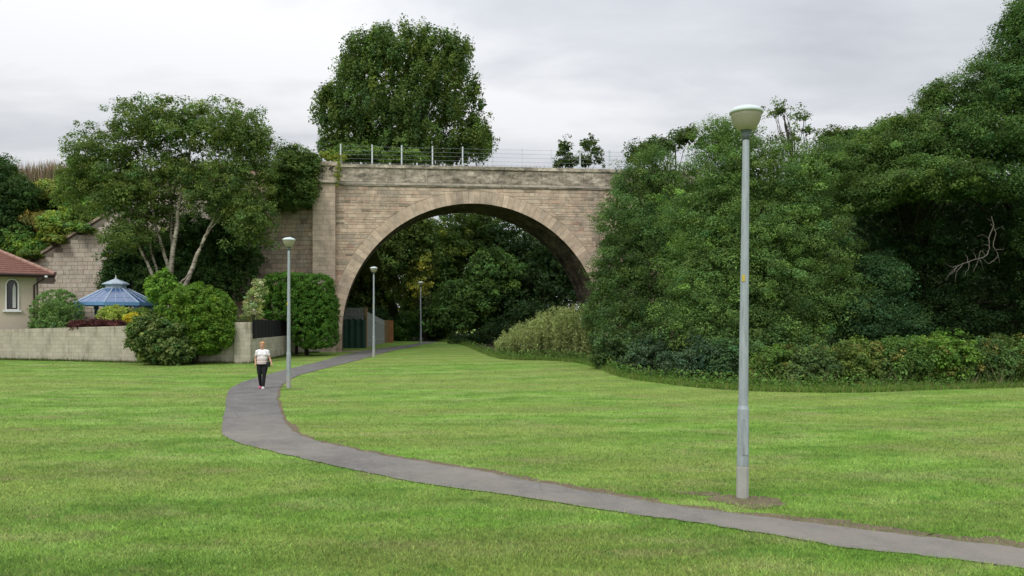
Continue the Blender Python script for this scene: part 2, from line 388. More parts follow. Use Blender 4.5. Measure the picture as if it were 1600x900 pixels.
# trodden soil along the upper edge of the path
yy = Rc[:, 1]; wd = np.interp(yy, [0, 11, 14, 20, 28, 40], [.28, .26, .19, .12, .05, .03])
wd = wd*(1+wob(Nst, .5, 3, 5)+wob(Nst, 1.3, 13, 25)); wd = np.maximum(wd, .02)
D1 = Bp-dirL*wd[:, None]; D0 = Bp+dirL*.25
tag(sheet('soil_verge', D0, D1, .006, M_DIRT, 3), kind='structure')
def blob_sheet(name, c, rx, ry, rot, z, m, seed=0, n=40, kind='structure'):
    r = np.random.default_rng(seed); a = np.linspace(0, 2*math.pi, n, endpoint=False); k = 1+.12*np.sin(3*a+r.uniform(0, 6))+.09*np.sin(5*a+r.uniform(0, 6))+r.normal(size=n)*.05
    x = rx*k*np.cos(a); y = ry*k*np.sin(a); cr, sr = math.cos(rot), math.sin(rot)
    v = [(c[0], c[1], zg(c[1])+z)]+[(c[0]+x[i]*cr-y[i]*sr, c[1]+x[i]*sr+y[i]*cr, zg(c[1])+z) for i in range(n)]
    return tag(obj(name, v, [(0, i+1, (i+1) % n+1) for i in range(n)], m), kind=kind)
L1 = G(1160, 778)
blob_sheet('soil_patch', (L1[0]-.0, L1[1]-.22), .50, .36, -.30, .009, M_DIRT, 4)
for i, (px, py, rx, ry) in enumerate([(1090, 771, .35, .12), (240, 589, .5, .10), (95, 625, .55, .08), (462, 609, .3, .1)]):
    c = G(px, py); blob_sheet('soil_patch', c, rx, ry, -.1, .005, M_DIRT, 10+i)
blob_sheet('path_apron', G(557, 549.3), 1.9, .9, 0, .008, M_SLAB, 3)
gx = np.concatenate([np.linspace(-400, -60, 12), np.linspace(-50, 50, 41), np.linspace(60, 400, 12)])
gy = np.concatenate([np.linspace(-60, 24, 15), np.arange(27, 92, 1.5), np.linspace(100, 600, 14)])
gv = [(x, y, zg(y)) for y in gy for x in gx]; nx = len(gx)
tag(obj('lawn', gv, [(j*nx+i, j*nx+i+1, (j+1)*nx+i+1, (j+1)*nx+i) for j in range(len(gy)-1) for i in range(nx-1)], M_LAWN), kind='structure')
# woodland floor beyond the arch and below the trees on the right
EDGE_PX = [(668,531),(720,538),(768,556),(800,562),(850,563),(905,567),(940,576),(975,589),(1030,598),(1100,606),(1180,611),(1260,613),(1350,613),(1450,609),(1600,605),(1800,600)]
EW = catmull(np.array([G(*p)[:2] for p in EDGE_PX]), 6)
EW = np.vstack([EW, EW[-1]+np.array([60, 8])])
EWo = EW+np.array([0, .9]); far = EW.copy(); far[:, 1] = np.maximum(EW[:, 1]+40, 110); far[:, 0] = EW[:, 0]*1.0
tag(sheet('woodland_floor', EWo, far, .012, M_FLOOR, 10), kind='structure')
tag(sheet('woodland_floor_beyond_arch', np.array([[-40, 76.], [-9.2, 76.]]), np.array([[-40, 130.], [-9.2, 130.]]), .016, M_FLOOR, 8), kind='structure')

# ------------------------------------------------------------------ bridge
CA, SA = math.cos(math.radians(6)), math.sin(math.radians(6))
A0 = np.array([-12.02, 53.4]); UD = np.array([CA, SA]); ND = np.array([-SA, CA])      # along the face, into the bridge
SK = np.array([-math.sin(math.radians(11.5)), math.cos(math.radians(11.5))])*5.0      # the barrel runs slightly askew
def FP(u, z, n=0): p = A0+UD*u+ND*n; return (p[0], p[1], z)
UC, ZC, RI, RO = 9.4, 1.55, 9.2, 10.08
U0, U1 = -1.75, 26.0
ZT = 11.95
bridge = thing('railway_bridge', 'tall single-span sandstone railway bridge with a round arch over the footpath', 'bridge', (float(A0[0]), float(A0[1]), 0))
def arch_z(u, R=RI):
    t = R*R-(u-UC)**2; return ZC+math.sqrt(t) if t > 0 else None
us = sorted(set([U0, U1]+list(np.linspace(U0, UC-RI, 6))+list(UC+RI*np.cos(np.linspace(math.pi, 0, 73)))+list(np.linspace(UC+RI, U1, 10))))
for nm, off, flip in (('spandrel_wall', np.zeros(2), False), ('rear_spandrel_wall', SK, True)):
    v = []; f = []
    for a, b in zip(us[:-1], us[1:]):
        m = (a+b)/2; inside = abs(m-UC) < RI
        za = (arch_z(a) or ZC) if inside else -.3; zb = (arch_z(b) or ZC) if inside else -.3
        q = [FP(a, za), FP(b, zb), FP(b, ZT), FP(a, ZT)]; q = [(p[0]+off[0], p[1]+off[1], p[2]) for p in q]
        n = len(v); v += q; f.append((n, n+1, n+2, n+3))
    obj(nm, v, f, M_STONE, bridge, np.tile((.38, .315, .24), (len(v), 1)))
# soffit barrel with jambs
prof = [(UC-RI, -.3), (UC-RI, .6)]+[(UC+RI*math.cos(a), ZC+RI*math.sin(a)) for a in np.linspace(math.pi, 0, 61)]+[(UC+RI, .6), (UC+RI, -.3)]
v = []; uvs = []; s_ = 0; f = []
for i, (u, z) in enumerate(prof):
    if i: s_ += math.hypot(u-prof[i-1][0], z-prof[i-1][1])
    for k in (0, 1):
        p = np.array(FP(u, z))[:2]+SK*k; v.append((p[0], p[1], z)); uvs.append((k*5.0, s_))
for i in range(len(prof)-1): f.append((2*i, 2*i+1, 2*i+3, 2*i+2))
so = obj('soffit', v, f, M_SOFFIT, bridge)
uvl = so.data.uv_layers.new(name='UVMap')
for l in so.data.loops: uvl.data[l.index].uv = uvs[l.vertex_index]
STC = [(.56, .43, .325), (.53, .41, .31), (.58, .455, .345), (.49, .40, .31), (.56, .40, .305), (.46, .38, .30), (.60, .485, .37)]
def stcol(k=1.0):
    c = np.array(random.choice(STC))*random.uniform(.91, 1.08)*k
    if random.random() < .05: c = c*.6
    if random.random() < .015: c = np.array([.42, .28, .21])
    return tuple(c)
def stone(mb, q, prj, c, place=FP):
    """q: four (u,z) corners; a slightly proud stone with chamfered rim"""
    cu = sum(p[0] for p in q)/4; cz = sum(p[1] for p in q)/4
    o = [place(u, z, .004) for u, z in q]; i = [place(u+(cu-u)*min(.25, .02/max(abs(cu-u), .01)), z+(cz-z)*min(.25, .018/max(abs(cz-z), .01)), -prj) for u, z in q]
    mb.add(o+i, [(0, 1, 5, 4), (1, 2, 6, 5), (2, 3, 7, 6), (3, 0, 4, 7), (4, 5, 6, 7)], c)
# coursed rubble of the face
mb = MB(); z = -.1; MO = .012
while z < ZT-.02:
    h = random.choice([.15, .17, .2, .24, .28]); z1 = min(z+h, ZT)
    def edge(zz, side):
        t = RO*RO-(max(zz, ZC)-ZC)**2
        return UC+side*(math.sqrt(t) if t > 0 else 0)
    spans = [((-.22, -.22), (edge(z, -1), edge(z1, -1))), ((edge(z, 1), edge(z1, 1)), (U1, U1))] if z < ZC+RO else [((-.22, -.22), (U1, U1))]
    if z < ZC+RO <= z1: spans = [((-.22, -.22), (edge(z, -1), UC)), ((edge(z, 1), UC), (U1, U1))]
    for (l0, l1), (r0, r1) in spans:
        a0, a1 = l0, l1
        while True:
            w = random.uniform(.25, .75)*(1.2 if h > .25 else 1)
            lim = min(r0, r1); b = max(a0, a1)+w
            last = b > lim-.25
            b0, b1 = (r0, r1) if last else (b, b)
            if b0-a0 > .03 and b1-a1 > .0:
                stone(mb, [(a0+MO, z+MO), (b0-MO, z+MO), (max(b1-MO, a1+MO+.005), z1-MO), (a1+MO, z1-MO)], random.uniform(.006, .03), stcol(.96))
            if last: break
            a0 = a1 = b
    z = z1
mb.build('face_masonry', M_STONE, bridge, cols=True)
# voussoirs
mb = MB(); nv = 74
for i in range(nv):
    a = math.pi*(1-i/nv); b = math.pi*(1-(i+1)/nv); g = .0012
    ro = RO-.01-random.uniform(0, .05)
    q = [(UC+RI*math.cos(a-g), ZC+RI*math.sin(a-g)), (UC+RI*math.cos(b+g), ZC+RI*math.sin(b+g)), (UC+ro*math.cos(b+g), ZC+ro*math.sin(b+g)), (UC+ro*math.cos(a-g), ZC+ro*math.sin(a-g))]
    c = np.array(random.choice([(.55, .43, .325), (.53, .415, .315), (.58, .46, .35), (.50, .40, .31)]))*random.uniform(.88, 1.1)
    o = [FP(u, zz, .004) for u, zz in q]; p = [FP(u, zz, -.02-random.uniform(0, .015)) for u, zz in q]
    mb.add(o+p, [(0, 4, 5, 1), (1, 5, 6, 2), (2, 6, 7, 3), (3, 7, 4, 0), (4, 7, 6, 5)], tuple(c))
for side in (-1, 1):      # jamb stones below the springing
    z = -.1
    while z < ZC-.02:
        z1 = min(z+random.uniform(.28, .36), ZC); w = random.choice([.55, .88])
        a, b = (UC-RI-w, UC-RI) if side < 0 else (UC+RI, UC+RI+w)
        stone(mb, [(a, z+.01), (b, z+.01), (b, z1-.01), (a, z1-.01)], .055, tuple(np.array((.42, .325, .24))*random.uniform(.8, 1.1))); z = z1
mb.build('arch_ring', M_STONE, bridge, cols=True)
def pilaster(ua, ub, name='pilaster'):
    mb = MB(); p = .38
    def boxu(a, b, z0, z1, n0, n1, c):
        v = [FP(a, z0, n0), FP(b, z0, n0), FP(b, z0, n1), FP(a, z0, n1), FP(a, z1, n0), FP(b, z1, n0), FP(b, z1, n1), FP(a, z1, n1)]
        mb.add(v, [(3, 2, 1, 0), (4, 5, 6, 7), (0, 1, 5, 4), (1, 2, 6, 5), (2, 3, 7, 6), (3, 0, 4, 7)], c)
    boxu(ua+.02, ub-.02, -.3, ZT-.02, -p+.02, .2, (.2, .165, .13)); z = -.2
    while z < ZT-.03:
        z1 = min(z+random.uniform(.26, .38), ZT-.02); s = ua; first = random.uniform(.45, 1.0)
        cuts = [ua, ua+first, ub] if ub-ua > 1.2 else [ua, ub]
        for a, b in zip(cuts[:-1], cuts[1:]):
            boxu(a+.006, b-.006, z+.006, z1-.006, -p-random.uniform(0, .012), .1, tuple(np.array((.54, .43, .335))*random.uniform(.9, 1.08)))
        z = z1
    mb.build(name, M_STONE, bridge, cols=True)
pilaster(-1.75, -.22); pilaster(19.7, 21.2)
def course(name, m, z0, z1, n0, n1, ua, ub, stepl=1.1, colr=(.8, 1.1), base=(1, 1, 1), gap=.006):
    mb = MB(); a = ua
    while a < ub-.05:
        b = a+stepl*random.uniform(.8, 1.25)
        if b > ub-.4: b = ub
        c = tuple(np.array(base)*random.uniform(*colr)); d = random.uniform(0, .012)
        v = [FP(a+gap, z0, n0+d), FP(b-gap, z0, n0+d), FP(b-gap, z0, n1), FP(a+gap, z0, n1), FP(a+gap, z1, n0+d), FP(b-gap, z1, n0+d), FP(b-gap, z1, n1), FP(a+gap, z1, n1)]
        mb.add(v, [(3, 2, 1, 0), (4, 5, 6, 7), (0, 1, 5, 4), (1, 2, 6, 5), (2, 3, 7, 6), (3, 0, 4, 7)], c); a = b
    return mb.build(name, m, bridge, cols=True)
course('string_course', M_STONE, ZT+.003, ZT+.17, -.13, .5, -1.8, U1, base=(.46, .40, .33))
course('string_course_fillet', M_PARA, ZT-.09, ZT, -.10, .45, .1, U1, base=(1.0, .95, .9))
course('string_course', M_STONE, ZT+.003, ZT+.18, -.60, -.225, -1.9, -.05, base=(.48, .42, .34))
course('parapet', M_PARA, ZT+.203, 13.12, -.06, .40, -.10, 19.7, stepl=1.5, base=(1.15, 1.08, 1.0))
course('parapet', M_PARA, ZT+.203, 13.12, -.50, .40, -1.85, -.105, stepl=.9, base=(1.25, 1.15, 1.05), gap=.012)
course('parapet', M_PARA, ZT+.203, 13.12, -.50, .40, 19.75, 21.3, stepl=.9, base=(1.25, 1.15, 1.05), gap=.012)
course('parapet', M_PARA, ZT+.203, 13.12, -.06, .40, 21.35, U1, stepl=1.2, base=(1.1, 1.05, 1.0))
course('coping', M_PARA, 13.123, 13.36, -.16, .50, -1.0, U1, stepl=1.3, base=(1.2, 1.15, 1.05), colr=(.7, 1.15))
course('coping', M_PARA, 13.123, 13.40, -.60, -.163, -1.95, -.03, stepl=1.0, base=(1.3, 1.2, 1.1))
mb = MB(); pu = 19.62; mb.tube([FP(pu, ZT-1.3, -.2), FP(pu, 13.3, -.2), FP(pu, 13.5, .1)], .06, 8); mb.build('downpipe', M_COLLAR, bridge)
# deck between the two faces and the rear parapet
v = []
for u in (U0, U1):
    for k in (0.02, 1):
        p = np.array(FP(u, 0))[:2]+SK*k; v.append((p[0], p[1], 12.6))
obj('deck', v, [(0, 2, 3, 1)], M_FLOOR, bridge)
p0 = np.array(FP(U0, 0))[:2]+SK; p1 = np.array(FP(U1, 0))[:2]+SK
MB().wall(p0, p1, .45, ZT-.1, ZT-.1, 13.1, 13.1).build('rear_parapet', M_PARA, bridge, cols=True)

# fence along the parapet
fence = thing('post_and_wire_fence', 'galvanised post and wire fence standing along the parapet of the bridge', 'fence', FP(0, 13.3, .9))
def U_of(px):
    t = (px-800)/F; return (t*(A0[1]+.9)+12.1)/(CA-SA*t)
uu = [U_of(p) for p in (533, 582, 628, 676, 723, 770, 816, 861, 906, 952, 998)]
for i, u in enumerate(uu):
    w = .048; lean = random.uniform(-.01, .01); zb, zt = 12.6, 14.92
    c = np.array(FP(u, 0, .75)); mb = MB()
    mb.box(c[0]-w, c[0]+w, c[1]-.006, c[1]+.006, zb, zt); mb.box(c[0]-w, c[0]-w+.012, c[1]+.006, c[1]+.07, zb, zt)
    if i in (6, 7): mb = MB().box(c[0]-.018, c[0]+.018, c[1]-.006, c[1]+.01, zb, zt)
    mb.build('post', M_POSTG, fence)
for k in range(5):
    zz = 13.62+k*.29; mb = MB(); mb.tube([np.array(FP(u, zz-random.uniform(0, .02), .735)) for u in uu], .008, 5); mb.build('wire', M_WIRE, fence)
for px in (565, 610, 652, 695, 737, 787, 880, 898):
    u = U_of(px); c = np.array(FP(u, 0, .55)); MB().box(c[0]-.05, c[0]+.05, c[1]-.04, c[1]+.04, 12.6, 13.62+random.uniform(-.04, .04)).build('stub_post', M_POSTG, fence)

# ------------------------------------------------------------------ wing wall, embankments
WA = np.array(FP(-1.4, 0, .1))[:2]; WB = np.array([-34.9, 56.0])
wl = np.linalg.norm(WA-WB); wd_ = (WA-WB)/wl; wn = np.array([-wd_[1], wd_[0]])
def wtop(s):     # s from the left end, metres
    return float(np.clip(6.9+(s)*(8.95-6.9)/3.75, 1.2, 13.1))
def WP(s, z, n=0): p = WB+wd_*s+wn*n; return (p[0], p[1], z)
wing = thing('retaining_wall', 'long weathered stone retaining wall with sloping coping beside the bridge, behind the gazebo', 'wall', (float(WB[0]), float(WB[1]), 0))
sb = sorted(set(list(np.arange(-9, wl, .8))+[wl]))
v = []; f = []
for s in sb: v += [WP(s, -.3), WP(s, wtop(s)-.02), WP(s, wtop(s)-.02, .7)]
for i in range(len(sb)-1): a = 3*i; f += [(a, a+3, a+4, a+1), (a+1, a+4, a+5, a+2)]
obj('wall_core', v, f, M_STONEW, wing, np.tile((.20, .175, .14), (len(v), 1)))
mb = MB(); z = 0.
while z < 13:
    h = random.choice([.26, .3, .34]); z1 = z+h; a = -9.
    while a < wl-.05:
        b = min(a+random.uniform(.4, 1.0), wl)
        if wl-b < .3: b = wl
        if wtop(a) > z1:
            c = np.array(stcol(.9)); left = a < wl-6.5
            if left: c = (c*.35+np.array([.50, .465, .39])*.70)*random.uniform(.93, 1.04)
            g = .003 if left else .010; stone(mb, [(a+g, z+g), (b-g, z+g), (b-g, z1-g), (a+g, z1-g)], random.uniform(.001, .003) if left else random.uniform(.004, .02), tuple(c), WP)
        a = b
    z = z1
mb.build('wall_masonry', M_STONEW, wing, cols=True)
mb = MB(); s = -8.
while s < wl-.2:
    e = min(s+.9, wl); p = [WP(s, wtop(s), -.12), WP(e-.02, wtop(e), -.12), WP(e-.02, wtop(e), .8), WP(s, wtop(s), .8)]
    q = [(x, y, zz+.2) for x, y, zz in p]; mb.add(p+q, [(3, 2, 1, 0), (4, 5, 6, 7), (0, 1, 5, 4), (1, 2, 6, 5), (2, 3, 7, 6), (3, 0, 4, 7)], (.85, .75, .65)); s = e
mb.build('coping', M_PARA, wing, cols=True)
def nz(x, y, s=.5): return math.sin(x*s+1.3)*math.cos(y*s*1.3+.4)+.5*math.sin(x*s*2.3+y*s*1.9)
M_BANK = mat('rough_bank', rough=.95, spec=.1, fn=vary((.12, .13, .05), .5, .8, 8, .8, .1))
def bank_z(x, y):     # left embankment surface
    s = (np.array([x, y])-WB)@wd_; n = (np.array([x, y])-WB)@wn
    top = wtop(s)-.05 if s > -9 else 2.0; crest = 14.5 if s < 12 else np.interp(s, [12, 20], [14.5, 12.9])
    k = np.clip((n-.6)/7.0, 0, 1)
    z = top+(crest-top)*k if n < 13 else crest-(n-13)*.9
    return float(max(z+(.15*nz(x, y, .8) if .9 < n < 13 else 0), .1))
v = []; f = []; ns = [.6, 1.5, 2.5, 3.5, 4.5, 5.5, 6.5, 7.6, 9, 11, 13, 20, 30]; ss = list(np.arange(-60, wl-1.2, 1.6))+[wl-1.2]
for s in ss:
    for n in ns: p = WP(s, 0, n); v.append((p[0], p[1], bank_z(p[0], p[1])))
k = len(ns)
for i in range(len(ss)-1):
    for j in range(k-1): a = i*k+j; f.append((a, a+k, a+k+1, a+1))
tag(obj('embankment', v, f, M_BANK, smooth=True), kind='structure')
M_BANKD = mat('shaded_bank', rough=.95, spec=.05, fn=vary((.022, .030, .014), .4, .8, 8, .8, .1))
def rbank_z(x, y):
    n = (np.array([x, y])-A0)@ND
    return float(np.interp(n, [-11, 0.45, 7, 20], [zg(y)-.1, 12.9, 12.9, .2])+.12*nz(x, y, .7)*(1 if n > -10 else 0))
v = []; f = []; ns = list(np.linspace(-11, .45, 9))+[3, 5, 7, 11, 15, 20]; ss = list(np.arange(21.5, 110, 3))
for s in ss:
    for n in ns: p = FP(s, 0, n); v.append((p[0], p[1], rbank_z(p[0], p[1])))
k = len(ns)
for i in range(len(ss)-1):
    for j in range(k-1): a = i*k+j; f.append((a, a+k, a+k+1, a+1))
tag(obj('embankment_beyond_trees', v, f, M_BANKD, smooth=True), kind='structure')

# ------------------------------------------------------------------ garden wall, garden
GP = [W(-260, 0, 47.5), W(0, 0, 44.5), W(208, 0, 41.9), W(392, 0, 41.2), W(466, 0, 50.6), W(500, 0, 52.3)]
GP = [p[:2] for p in GP]
gw = thing('garden_wall', 'pale concrete block wall round the garden along the left edge of the lawn', 'wall', (float(GP[1][0]), float(GP[1][1]), 0))
tops = [1.9, 1.955, 2.19, 2.2]
for i in range(3):
    a, b = GP[i], GP[i+1]; mb = MB(); mb.wall(a, b, .22, -.1, -.1, tops[i], tops[i+1] if i < 2 else 1.75)
    if i == 2: mb = MB().wall(a, b, .22, -.1, -.1, 2.19, 1.75)
    mb.build('wall_section', M_BLOCK, gw, uvdir=(*(b-a), 0))
a, b = GP[3], GP[4]
mb = MB().wall(a, b, .22, -.1, -.1, 1.48, 1.52); mb.build('wall_section', M_BLOCK, gw, uvdir=(*(b-a), 0))
a, b = GP[4], GP[5]
mb = MB().wall(a, b, .22, -.1, -.1, 1.52, 1.6); mb.build('wall_section', M_BLOCK, gw, uvdir=(*(b-a), 0))
x0, x1 = X(367, 41.2), X(392, 41.2)
mb = MB().box(x0, x1, 41.12, 42.0, -.1, 2.38); mb.build('pillar', M_BLOCK, gw, uvdir=(1, .001, 0))
# garden terrace
gp2 = [(-60, 48.), (-33., 44.9), (GP[1][0], GP[1][1]+.2), (GP[2][0], GP[2][1]+.2), (GP[3][0]-.2, GP[3][1]+.3), (GP[4][0]-.2, GP[4][1]), (-13.5, 52.6)]
v = [(x, y, 1.0) for x, y in gp2]+[(-60, 60, 1.0), (-35, 56.5, 1.0), (-30, 56.2, 1.), (-25, 55.5, 1.), (-20, 54.5, 1.), (-16, 53.6, 1.), (-13.5, 53.2, 1.)]
f = [(i, i+1, i+8, i+7) for i in range(6)]
tag(obj('garden_ground', v, f, M_BANK), kind='structure')
# black boarding
bf = thing('boarded_fence', 'black boarded fence panel on top of the low block wall near the bridge', 'fence', (float(GP[3][0]), float(GP[3][1]), 1.5))
a, b = GP[3]+np.array([.05, .2]), GP[4]+np.array([-.35, -.1]); mb = MB(); nb = 26
for i in range(nb):
    p = a+(b-a)*i/nb; q = a+(b-a)*(i+.97)/nb; o = .012*(i % 2); d = (b-a)/np.linalg.norm(b-a); n = np.array([d[1], -d[0]])*o
    mb.wall(p+n, q+n, .025, 1.5, 1.5, 2.53-.004*i, 2.53-.004*i)
mb.build('boarding', M_BLACKF, bf)
for t in (0.01, .5, .99):
    p = a+(b-a)*t; MB().box(p[0]-.04, p[0]+.04, p[1]+.05, p[1]+.13, 1.5, 2.5).build('post', M_BLACKF, bf)
p = W(464, 0, 50.2)
bp = thing('timber_post', 'dark brown timber post against the low block wall by the clipped conifer', 'post', (p[0], p[1], 0))
MB().box(p[0]-.12, p[0]+.12, p[1]-.35, p[1]-.13, 0.1, 2.15).build('post_shaft', M_WOOD, bp); MB().box(p[0]-.14, p[0]+.14, p[1]-.37, p[1]-.11, 2.153, 2.2).build('post_cap', M_WOOD, bp)

# ------------------------------------------------------------------ house
hy = 46.0; hx = X(57, hy); ez = W(0, 431, hy)[2]
house = thing('bungalow', 'beige roughcast bungalow with brown tiled hipped roof at the left edge', 'house', (hx, hy, 1.0))
MB().box(hx-16, hx, hy, hy+8.5, .8, ez+.1).build('wall', M_RENDER, house)
ov = 1.0; ex0, ex1, ey0, ey1 = hx-17, hx+.95, hy-ov+.3, hy+8.9; ezr = ez+.08
pt = .50
mb = MB(); nrow = 18; W2 = (ey1-ey0)/2; rr = W2/nrow
for r in range(nrow):
    d0, d1 = r*rr, (r+1)*rr; z0, z1 = ezr+d0*pt+.035, ezr+d1*pt
    c = (1, 1, 1)
    # front, right side, back strips, each lifted at its lower edge
    def strip(a, b, c_, d_):
        mb.add([a, b, c_, d_], [(0, 1, 2, 3)]); lo = [(a[0], a[1], a[2]-.035), (b[0], b[1], b[2]-.035)]
        mb.add([lo[0], lo[1], b, a], [(0, 1, 2, 3)])
    strip((ex0, ey0+d0, z0), (ex1-d0, ey0+d0, z0), (ex1-d1, ey0+d1, z1), (ex0, ey0+d1, z1))
    strip((ex1-d0, ey0+d0, z0), (ex1-d0, ey1-d0, z0), (ex1-d1, ey1-d1, z1), (ex1-d1, ey0+d1, z1))
    strip((ex1-d0, ey1-d0, z0), (ex0, ey1-d0, z0), (ex0, ey1-d1, z1), (ex1-d1, ey1-d1, z1))
roof = mb.build('roof', M_TILE, house)
M_RIDGE = mat('ridge_tile', rough=.8, fn=vary((.32, .19, .15), .2, 5.))
mb = MB(); top = (ex1-W2, ey0+W2, ezr+W2*pt+.03)
for base in ((ex1, ey0, ezr+.03), (ex1, ey1, ezr+.03)):
    for i in range(14):
        a = np.array(base)+(np.array(top)-np.array(base))*i/14; b = np.array(base)+(np.array(top)-np.array(base))*(i+1.04)/14
        mb.tube([a, b], [.13, .11], 10)
mb.tube([top, (ex0, ey0+W2, top[2])], .12, 10)
mb.build('ridge_tiles', M_RIDGE, roof)
MB().box(ex0, ex1, ey0, ey0+.03, ezr-.20, ezr+.0).box(ex1-.03, ex1, ey0+.031, ey1, ezr-.20, ezr).build('fascia', M_BROWN, house)
MB().box(ex0, ex1-.032, ey0+.032, ey1, ezr-.19, ezr-.16).build('eaves_soffit', M_BROWN, house)
mb = MB(); mb.tube([(ex0, ey0-.07, ezr-.06), (ex1+.04, ey0-.07, ezr-.06)], .07, 8); gut = mb.build('gutter', M_BROWN, house)
mb = MB(); xd = X(68, hy-.1)
mb.tube([(hx+.45, ey0-.02, ezr-.12), (hx+.35, ey0+.25, ezr-.30), (hx-.12, hy-.08, ezr-.65), (hx-.12, hy-.08, 1.0)], .045, 8); mb.build('downpipe', M_BROWN, house)
MB().ball((hx+.5, ey0-.15, ezr-.16), (.09, .07, .07)).build('security_light', M_WHITE, house)
# arched window
wx = hx-1.22; zs = W(0, 485, hy)[2]; zt = W(0, 438, hy)[2]; hw = .27
win = MB(); outer = []; inner = []
def archpts(hw, z0, z1, n=12): # lancet-ish round head
    r = hw; zc = z1-r*1.25
    return [(-hw, z0), (-hw, zc)]+[(-r*math.cos(a), zc+r*1.25*math.sin(a)) for a in np.linspace(0, math.pi, n)[1:-1]]+[(hw, zc), (hw, z0)]
O = archpts(hw+.075, zs-.0, zt+.075); I = archpts(hw-.0, zs+.06, zt); m = len(O)
v = [(wx+a, hy-.07, b) for a, b in O]+[(wx+a, hy-.07, b) for a, b in I]+[(wx+a, hy+.01, b) for a, b in O]+[(wx+a, hy+.01, b) for a, b in I]
f = []
for i in range(m-1): f += [(i, i+1, m+i+1, m+i), (2*m+i, i, 0+i+1, 2*m+i+1)[::1], (m+i, m+i+1, 3*m+i+1, 3*m+i)]
f += [(m-1, 0, m, 2*m-1)]
wf = obj('window', v, f, M_WHITE, house)
I2 = archpts(hw-.001, zs+.061, zt-.001)
obj('pane', [(wx+a, hy-.012, b) for a, b in I2], [tuple(range(len(I2)))], M_GLASS, wf)
O2 = archpts(hw-.003, zs+.063, zt-.003); I3 = archpts(hw-.055, zs+.12, zt-.06)
v = [(wx+a, hy-.04, b) for a, b in O2]+[(wx+a, hy-.04, b) for a, b in I3]
f = [(i, i+1, m+i+1, m+i) for i in range(m-1)]+[(m-1, 0, m, 2*m-1)]
obj('frame', v, f, M_BROWN, wf)
cv = [(-.05, zs+.13), (.02, zs+.13), (.10, (zs+zt)/2+.2), (.28, zs+.13+1.0), (.30, zt-.55), (.12, zt-.22), (-.02, zt-.12)]
MB().add([(wx+a, hy-.018, b) for a, b in [(.02, zs+.14), (.18, zs+.14), (.18, zt-.45), (.10, zt-.2), (.02, zt-.5)]], [(0, 1, 2, 3, 4)]).build('curtain', M_CURT, wf)
MB().box(wx-hw-.2, wx+hw+.2, hy-.14, hy+.0, zs-.10, zs-.003).build('sill', M_WHITE, wf)

house.rotation_euler.z = math.radians(31)
# ------------------------------------------------------------------ gazebo
gd = 48.6; gc = W(181, 0, gd); R8 = 2.52
gz = thing('gazebo', 'blue octagonal gazebo with a panelled roof and white finial in the garden', 'gazebo', (gc[0], gc[1], 1.0))
ze = W(0, 474, gd)[2]; zc1 = W(0, 451, gd)[2]; zc2 = W(0, 444, gd)[2]
oc = lambda r, z, off=.22: [(gc[0]+r*math.cos(a+off), gc[1]+r*math.sin(a+off), z) for a in np.arange(8)*math.pi/4]
E = oc(R8, ze); T = oc(.72, zc1+.0)
obj('roof_panels', E+T, [(i, (i+1) % 8, 8+(i+1) % 8, 8+i) for i in range(8)], M_BLUEP, gz)
mb = MB()
for i in range(8):
    mb.tube([E[i], T[i]], .045, 6); a0, a1, t0, t1 = [np.array(p) for p in (E[i], E[(i+1) % 8], T[i], T[(i+1) % 8])]
mb.build('hip_bars', M_PALEB, gz)
mb = MB()
for i in range(8):
    a0, a1, t0, t1 = [np.array(p) for p in (E[i], E[(i+1) % 8], T[i], T[(i+1) % 8])]
    for k in (1, 2): mb.tube([a0+(a1-a0)*k/3+(0, 0, .01), t0+(t1-t0)*k/3+(0, 0, .01)], .016, 5)
    mb.tube([a0*.62+t0*.38+(0, 0, .01), a1*.62+t1*.38+(0, 0, .01)], .014, 5)
mb.build('glazing_bars', M_PALEB, gz)
E2 = oc(R8+.02, ze+.05); E3 = oc(R8+.02, ze-.16); E4 = oc(R8-.06, ze-.16)
obj('fascia', E2+E3+E4, [(i, (i+1) % 8, 8+(i+1) % 8, 8+i) for i in range(8)]+[(8+i, 8+(i+1) % 8, 16+(i+1) % 8, 16+i) for i in range(8)], M_BLUE, gz)
for i in range(8):
    p = oc(R8-.28, 1.0)[i]; MB().box(p[0]-.075, p[0]+.075, p[1]-.075, p[1]+.075, 1.0, ze-.05).box(p[0]-.11, p[0]+.11, p[1]-.11, p[1]+.11, ze-.35, ze-.17).build('post', M_BLUE, gz)
T1 = oc(.62, zc1-.02); T2 = oc(.62, zc2-.04); T3 = oc(.82, zc2-.03); T4 = oc(.80, zc2+.04); T5 = oc(.08, zc2+.34)
lf = obj('lantern', T1+T2+T3+T4+T5, [(r*8+i, r*8+(i+1) % 8, (r+1)*8+(i+1) % 8, (r+1)*8+i) for r in range(4) for i in range(8)], M_PALEB, gz)
MB().lathe([(.001, .62), (.03, .5), (.02, .44), (.07, .38), (.07, .33), (.03, .28), (.03, .22)][::-1], (gc[0], gc[1], zc2+.0), 12).build('finial', M_WHITE, gz)

